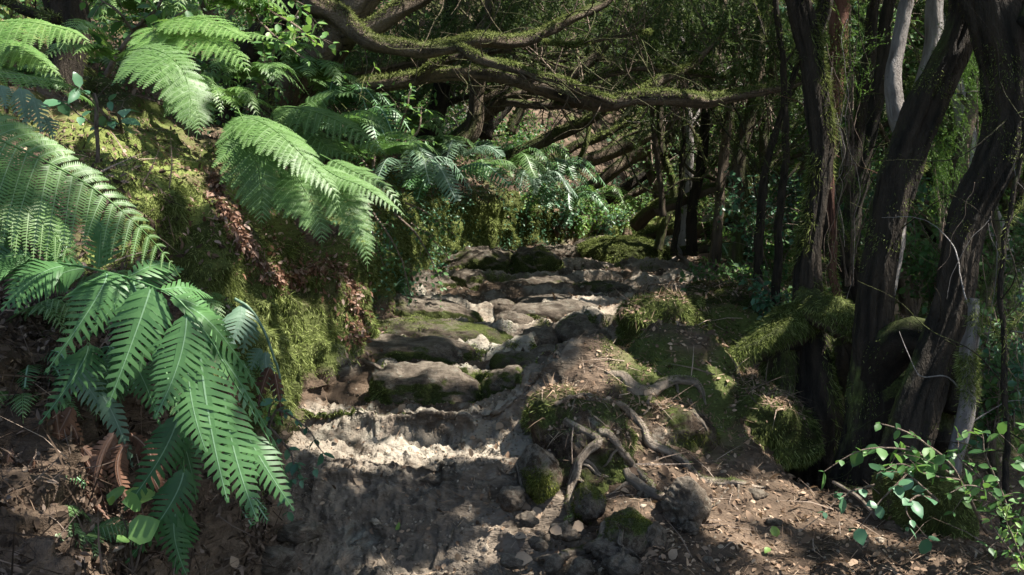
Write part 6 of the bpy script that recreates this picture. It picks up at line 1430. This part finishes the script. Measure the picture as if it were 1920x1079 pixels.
spots += [q for q in [(3.2, 6.6), (4.2, 7.6), (5.2, 6.2), (4.6, 9.5), (6.5, 8.5), (3.6, 5.2), (-3.6, 7.4), (-5, 9), (-2.6, 9.2), (-4.6, 6.2), (-6.2, 7.5), (-3.2, 11), (5.8, 4.6), (7.5, 5.5)] if shafts_hit(q[0], q[1], 0) < 6]
WLAB = {0: "slender twisted forest tree in the dim thicket behind the path"}
for k, (x, y) in enumerate(spots):
    src = protos[k % 8]
    if k < 8: o = src; kids = []
    else:
        o = src.copy(); sc.collection.objects.link(o)
        for ch in src.children:
            c = ch.copy(); c.parent = o; sc.collection.objects.link(c)
    o.location = (x, y, gz(x, y) - .05); o.rotation_euler = (0, 0, rw.uniform(0, 6.28)); s = rw.uniform(.85, 1.2) * (1 + max(0, y - 18) * .03); o.scale = (s, s, s)
    if x < np.interp(y, YS, footx): tag(o, "thin heath tree on the hillside behind the bank", "tree", "thin trees on the hillside left of the path")
    elif y > 17: tag(o, "distant thin tree lost in the dark thicket", "tree", "distant trees in the dark thicket")
    else: tag(o, "thin forest tree in the shade right of the path", "tree", "thin forest trees right of the path")

# far undergrowth that nobody could count
def thicket(name, label, n, fpos, mat, size, seed, tpl='leaf', a0=.4):
    rng = np.random.default_rng(seed); pos = fpos(rng, n); pos = pos[gap(pos)]; m = MB(); n = len(pos)
    if tpl == 'leaf':
        d = nrm(rng.normal(0, .7, (n, 3)) + [0, -.1, -.1]); f = rng.normal(0, .5, (n, 3)) + [0, -.2, 1]; Z = nrm(f - d * (f * d).sum(1)[:, None])
        m.inst(LV[[0, 4, 5, 9]], [[0, 1, 3], [0, 3, 2]], pos, d, np.cross(Z, d), Z, size * rng.uniform(.6, 1.3, n) * np.maximum(pos[:, 1] / 14, .7), np.clip(rng.normal(a0, .22, n), 0, 1))
    else: sprays(m, pos, nrm(rng.normal(0, .5, (n, 3)) + [0, 0, -.3]), size * rng.uniform(.6, 1.2, n) * np.maximum(pos[:, 1] / 14, .8), rng, SPRF, a0, 1.2)
    return tag(m.build(name, mat), label, None, None, "stuff")
def clumped(xf, y0, y1, z0, z1, nc, sr):
    def f(rng, n):
        y = rng.uniform(y0, y1, nc); x = xf(rng, y); zb = np.array([gz(a, b) for a, b in zip(x, y)]); z = zb + rng.uniform(z0, z1, nc)
        c = np.stack([x, y, z], 1)[rng.integers(0, nc, n)]
        return c + rng.normal(0, sr, (n, 3))
    return f
thicket("undergrowth", "leafy undergrowth deep in the forest right of the path", 42000, clumped(lambda r, y: np.interp(y, YS, pathR) + 1.0 + r.random(len(y)) * y * .5, 9.5, 20, .1, 2.6, 200, .30), M_LEAFF, .085, 601)
thicket("undergrowth", "dark leafy mass of the forest far behind", 60000, clumped(lambda r, y: r.uniform(-.62, .62, len(y)) * y, 20, 34, .2, 8.0, 420, .5), M_LEAFF, .12, 602, a0=.3)
thicket("undergrowth", "fine heath foliage far behind", 2600, clumped(lambda r, y: r.uniform(-.62, .62, len(y)) * y, 15, 30, 1.2, 6.5, 240, .5), M_HEATH, .55, 603, 'spray')
thicket("undergrowth", "low leafy growth on the hillside left of the path", 46000, clumped(lambda r, y: np.interp(y, YS, lipx) - .5 - r.random(len(y)) * y * .4, 6.5, 17, .03, .5, 420, .20), M_LEAF, .05, 604)
thicket("undergrowth", "leafy growth high on the hillside at the upper left", 16000, clumped(lambda r, y: -.1 * y - r.random(len(y)) * y * .45, 7.5, 16, .3, 2.4, 120, .28), M_LEAFF, .07, 605, a0=.5)
thicket("undergrowth", "trailing leaves over the mossy wall", 9000, clumped(lambda r, y: np.interp(y, YS, lipx) + r.normal(-.05, .12, len(y)), 6.4, 13.5, -.35, .12, 150, .10), M_IVY, .04, 606)

# litter on the ground: dead leaves, needles and twigs
def litter(name, label, n, w, tV, tT, size, mat, seed, tQ=None, flat=.35, wid=1.0, lift=.004):
    rng = np.random.default_rng(seed); got = sample(GV, Qd, w, n, rng); p, f, q = got; nn = GN[q[:, 0]]
    Z = nrm(nn + rng.normal(0, flat, (n, 3))); d = rng.normal(0, 1, (n, 3)); d = nrm(d - Z * (d * Z).sum(1)[:, None])
    s = size * rng.uniform(.5, 1.4, n) * np.maximum(p[:, 1] / 6, 1); m = MB()
    m.inst(tV, tT, p + nn * lift, d, np.cross(Z, d), Z, np.stack([s, s * wid, s], 1), rng.random(n) ** 1.2, tQ); return tag(m.build(name, mat), label, None, None, "stuff")
inv = (1 / np.maximum(GV[:, 1], 3)) ** 1.4 * (np.abs(GV[:, 0] / GV[:, 1]) < .62) * (GV[:, 1] > 2.4) * (GV[:, 1] < 18)
edge = GPATH * (1 - .7 * LIP) * (.16 + .9 * np.clip(np.abs((GU - 7.6) / 1.4), 0, 1) ** 2) * (.3 + sstep(-.1, .4, fbm(GV * 4, 2, 9)))
TW = np.array([[0, -.02, 0], [0, .02, 0], [.5, -.018, .04], [.5, .018, .04], [1, 0, 0]])
TG = np.array([[0, -.012, 0], [0, .012, 0], [.4, -.012, .06], [.4, .012, .06], [1, .05, .02]])
wl = inv * (edge * 1.0 + GRIGHT * (1.0) + GLEFT * 1.1 + GWALL * .22 * sstep(4.6, 4.0, GV[:, 1])) * np.clip(GN[:, 2], .1, 1)
wl = wl * (1 - .65 * (GWALL + GLEFT) * sstep(4.4, 3.9, GV[:, 1]))
wd = (GWALL + GLEFT) * sstep(4.4, 3.9, GV[:, 1]) * (GV[:, 1] > 2.3) * (np.abs(GV[:, 0] / GV[:, 1]) < .62)
litter("leaf_litter", "small curled dead leaves lying over the soil", 60000, wl, LV, LVT, .022, M_LITTER, 701, LQ, .45, .8)
OC = np.array([[1, 0, 0], [-.9, .1, 0], [0, .8, .1], [.1, -.85, 0], [0, 0, .6], [.6, .5, .3], [-.5, -.55, .35]])
OF = np.array([[0, 5, 4], [5, 2, 4], [2, 1, 4], [1, 6, 4], [6, 3, 4], [3, 0, 4], [0, 2, 5], [1, 3, 6]])
wg = inv * (GPATH + GRIGHT * .12) * (.25 + sstep(-.1, .35, fbm(GV * 6, 2, 29))) * np.clip(GN[:, 2], .2, 1)
litter("grit", "grit and small stones lying loose on the path", 16000, wg, OC, OF, .0065, M_GRIT, 730, None, .4, .8, .001)
litter("gravel", "pebbles scattered along the path", 900, wg, OC, OF, .017, M_GRIT, 731, None, .4, .8, .002)
litter("leaf_litter", "larger dead leaves lying over the soil", 2200, wl, LV, LVT, .045, M_LITTER, 702, LQ, .5, .8, .008)
litter("fern_litter", "brown withered fern leaflets covering the dark slope at the lower left", 9000, wd * (.2 + sstep(-.2, .3, fbm(GV * 5, 2, 19))), LV, LVT, .030, M_DEADD, 711, LQ, .7, .6, .010)
litter("twig_litter", "dry stalks lying over the dark slope at the lower left", 1500, wd, TG, BLF, .16, M_DEADD, 712, None, .5, 1.0, .015)
litter("twig_litter", "dry twigs and needles strewn on the soil", 45000, wl, TW, BLF, .05, M_LITTER, 703, None, .25, 1.0, .005)
litter("twig_litter", "long thin sticks strewn on the forest floor", 1600, wl * (GRIGHT + GLEFT * .6 + .12), TG, BLF, .22, M_TWIG, 704, None, .2, 1.0, .012)
def on_rocks(name, label, n, tV, tT, tQ, size, mat, seed, wid=1.0):
    rng = np.random.default_rng(seed); m = MB()
    for (W_, F_), cc in zip(ROCKS, ROCKC):
        if cc not in ('mound', 'tree stump'): continue
        A_, B_, C_ = W_[F_[:, 0]], W_[F_[:, 1]], W_[F_[:, 2]]; nn = np.cross(B_ - A_, C_ - A_); ar = np.linalg.norm(nn, axis=1) * .5; nn = nrm(nn)
        w_ = ar * np.clip(nn[:, 2] - .45, 0, 1) * (.15 + sstep(-.1, .3, fbm(A_ * 6, 2, 4))); k_ = int(n * w_.sum()); cs = np.cumsum(w_)
        if k_ < 1: continue
        f = np.searchsorted(cs, rng.random(k_) * cs[-1]); f = np.minimum(f, len(F_) - 1); p = (A_[f] + B_[f] + C_[f]) / 3 + rng.normal(0, .004, (k_, 3)); Z = nrm(nn[f] + rng.normal(0, .35, (k_, 3))); d = rng.normal(0, 1, (k_, 3)); d = nrm(d - Z * (d * Z).sum(1)[:, None])
        s_ = size * rng.uniform(.5, 1.4, k_); m.inst(tV, tT, p + nn[f] * .008, d, np.cross(Z, d), Z, np.stack([s_, s_ * wid, s_], 1), rng.random(k_), tQ)
    tag(m.build(name, mat), label, None, None, "stuff")
on_rocks("leaf_litter", "small dead leaves caught on the rocks and mossy humps", 6500, LV, LVT, LQ, .022, M_LITTER, 720, .8)
on_rocks("twig_litter", "dry twigs strewn over the mossy humps", 7000, TW, BLF, None, .07, M_LITTER, 721)
on_rocks("twig_litter", "longer grey twigs lying across the mossy humps", 500, TG, BLF, None, .20, M_TWIG, 722)
def gully():
    rng = np.random.default_rng(3); m = MB(); line = catmull(np.array([[395, 330, 0], [420, 400, 0], [470, 470, 0], [530, 520, 0], [620, 500, 0], [665, 560, 0], [675, 640, 0]]), 60)
    n = 4200; c = line[rng.integers(0, 60, n), :2] + rng.normal(0, 1, (n, 2)) * rng.choice([4, 9, 26], (n, 1), p=[.4, .35, .25])
    pos = []
    for a, b in c:
        h = SURF.ray_cast(Vector((0, 0, CAMZ)), Vector(P(a, b, 1.0) - [0, 0, CAMZ]))
        if h[0] is not None: pos.append(np.array(h[0]) + np.array(h[1]) * rng.uniform(0, .025))
    pos = np.array(pos); n = len(pos); d = nrm(rng.normal(0, .6, (n, 3)) + [.2, -.3, -.6]); f = rng.normal(0, .6, (n, 3)) + [0, -.5, .6]; Z = nrm(f - d * (f * d).sum(1)[:, None]); s_ = .024 * rng.uniform(.25, 1.0, n) ** 1.5 * 1.8
    m.inst(LV, LVT, pos, d, np.cross(Z, d), Z, np.stack([s_, s_ * .6, s_], 1), rng.random(n), LQ)
    tag(m.build("fern_litter", M_DEAD), "red brown shrivelled fern litter lying in the gully of the mossy bank", None, None, "stuff")
gully()
one = [(438, 1053, .045, "small orange brown dead leaf at the foot of the left bank", M_LITTER), (1043, 1000, .06, "broad tan dead leaf standing on edge at the foot of the root mound", M_LITTER), (985, 985 - 30, .08, "long pale dead leaf lying upright between the ledge and the mound", M_LITTER),
       (1080, 990, .06, "curled tan dead leaf right of the broad tan one", M_LITTER), (1005, 965, .06, "pale dead leaf below the thin root at the mound foot", M_LITTER), (755, 765, .05, "yellow dead leaf on the back of the second step", M_LITTER),
       (742, 985, .035, "small yellow green leaf lying on the lower slab", M_LEAFB), (1438, 1037, .035, "fresh green leaf lying on the soil near the bottom edge", M_LEAFB), (1455, 997, .05, "yellowing curled leaf on the litter below the shrub", M_LEAFB), (1265, 1040, .05, "orange tan dead leaf with a green one beside the grey lichened stone", M_LITTER), (982, 1050, .07, "broad brown dead leaf by the pebbles at the path's right corner", M_LITTER), (935, 802, .05, "flat orange dead leaf at the right end of the second step", M_LITTER)]
for k, (x, y, s, lab, mt) in enumerate(one):
    d = Vector(P(x, y, 1.0) - [0, 0, CAMZ]); h = SURF.ray_cast(Vector((0, 0, CAMZ)), d)
    if h[0] is None: continue
    m = MB(); r1 = np.random.default_rng(k); Z = nrm(np.array(h[1]) + r1.normal(0, .35, 3) + [0, -.5, 0]); dd = r1.normal(0, 1, 3); dd = nrm(dd - Z * (dd @ Z))
    V2 = LV.copy(); V2[:, 2] += .12 * np.sin(V2[:, 0] * 3)
    m.inst(V2, LVT, np.zeros((1, 3)), dd[None], np.cross(Z, dd)[None], Z[None], np.array([s]), np.array([.85]), LQ); o = m.build("fallen_leaf", mt); o.location = np.array(h[0]) + Z * .012 - dd * s * .5
    tag(o, lab, "leaf")

# ------------------------------------------------------------------ crown leaves added out of frame, holed along sun rays to shape the shade
def shade_canopy():
    rng = np.random.default_rng(31)
    trees = [o for o in bpy.data.objects if o.parent is None and o.get("category") == "tree" and (o.name.startswith("heath_tree") or o.name.startswith("slim_tree") or o.name.startswith("pale_tree") or o.name.startswith("leaning_tree"))]
    nc = 7000
    z = rng.uniform(4.6, 8.2, nc)
    # each clump shades a point of the scene: pick the point, go up the sun direction
    sx, sy = rng.uniform(-4.2, 7.5, nc), rng.uniform(.3, 12.0, nc); farc = rng.random(nc) < .14; sx[farc] = rng.uniform(-5, 9, farc.sum()); sy[farc] = rng.uniform(11, 22, farc.sum())
    k = (z - .8) / SDIR[2]
    c = np.stack([sx + SDIR[0] * k, sy + SDIR[1] * k, z], 1)
    n = nc * 34
    pos = np.repeat(c, 34, 0) + rng.normal(0, .16, (n, 3))
    own = np.repeat(rng.random(nc), 34)
    keep = np.ones(n, bool); wob = 1 + .25 * vn(pos * 2.5, 5)
    for q in SP:
        v = pos - q[:3]; t = v @ SDIR; dist = np.linalg.norm(v - t[:, None] * SDIR, axis=1)
        keep &= ~((dist < q[3] * HOLE * wob) & (t > 0))
    keep &= ~((pos[:, 2] < CAMZ + .26 * pos[:, 1]) & (pos[:, 1] > 0))
    pos = pos[keep]; n = len(pos)
    tp = np.array([[o.location.x, o.location.y] for o in trees])
    lean_ = np.array([[SDIR[0] * 3, SDIR[1] * 3]])
    cell = np.round(pos[:, :2] / .7).astype(int)
    who = np.argmin(((pos[:, None, :2] - (tp + lean_)[None]) ** 2).sum(2), 1)
    for k2, o in enumerate(trees):
        m = who == k2
        if m.sum() < 30: continue
        p = pos[m]; nn = len(p); d = nrm(rng.normal(0, 1, (nn, 3)) * [1, 1, .5]); f = rng.normal(0, .45, (nn, 3)) + [0, 0, 1]; Z = nrm(f - d * (f * d).sum(1)[:, None])
        mb = MB(); mb.inst(LV[[0, 4, 5, 9]], [[0, 1, 3], [0, 3, 2]], p - np.array(o.location), d, np.cross(Z, d), Z, .105 * rng.uniform(.6, 1.3, nn), rng.random(nn)); mb.build("crown", M_LEAF, o)  # unseen leaves added to these trees to shade the scene below
shade_canopy()

# ------------------------------------------------------------------ labels: say which one of each set by its place among the others
ORD = "first second third fourth fifth sixth seventh eighth ninth tenth eleventh twelfth thirteenth fourteenth fifteenth sixteenth seventeenth eighteenth nineteenth twentieth".split()
def by_place(group, text):
    L = [o for o in bpy.data.objects if o.parent is None and o.get("group") == group]
    def sx(o): return o.location.x / max(o.location.y, .1)
    L.sort(key=sx); n = len(L)
    for i, o in enumerate(L):
        if i == 0: w = "leftmost of all"
        elif i == n - 1: w = "rightmost of all"
        elif i < n / 2: w = ORD[i] + " from the left"
        else: w = ORD[n - 1 - i] + " from the right"
        o["label"] = text + ", " + w
by_place("heath foliage hanging behind the crossing limbs", "hanging cloud of dull green heath foliage behind the crossing limbs")
by_place("thin forest trees right of the path", "thin forest tree in the shade right of the path")
by_place("leafy saplings between the right hand trunks", "leafy sapling between the trunks right of the path")
by_place("twisted stems of the far tangle centre", "thin twisted stem behind the crossing limbs over the path")
by_place("twisted stems of the far tangle right", "thin twisted stem among the far straight stems at right")
by_place("shrubs at the far bend of the path", "small sunlit shrub at the far path bend")
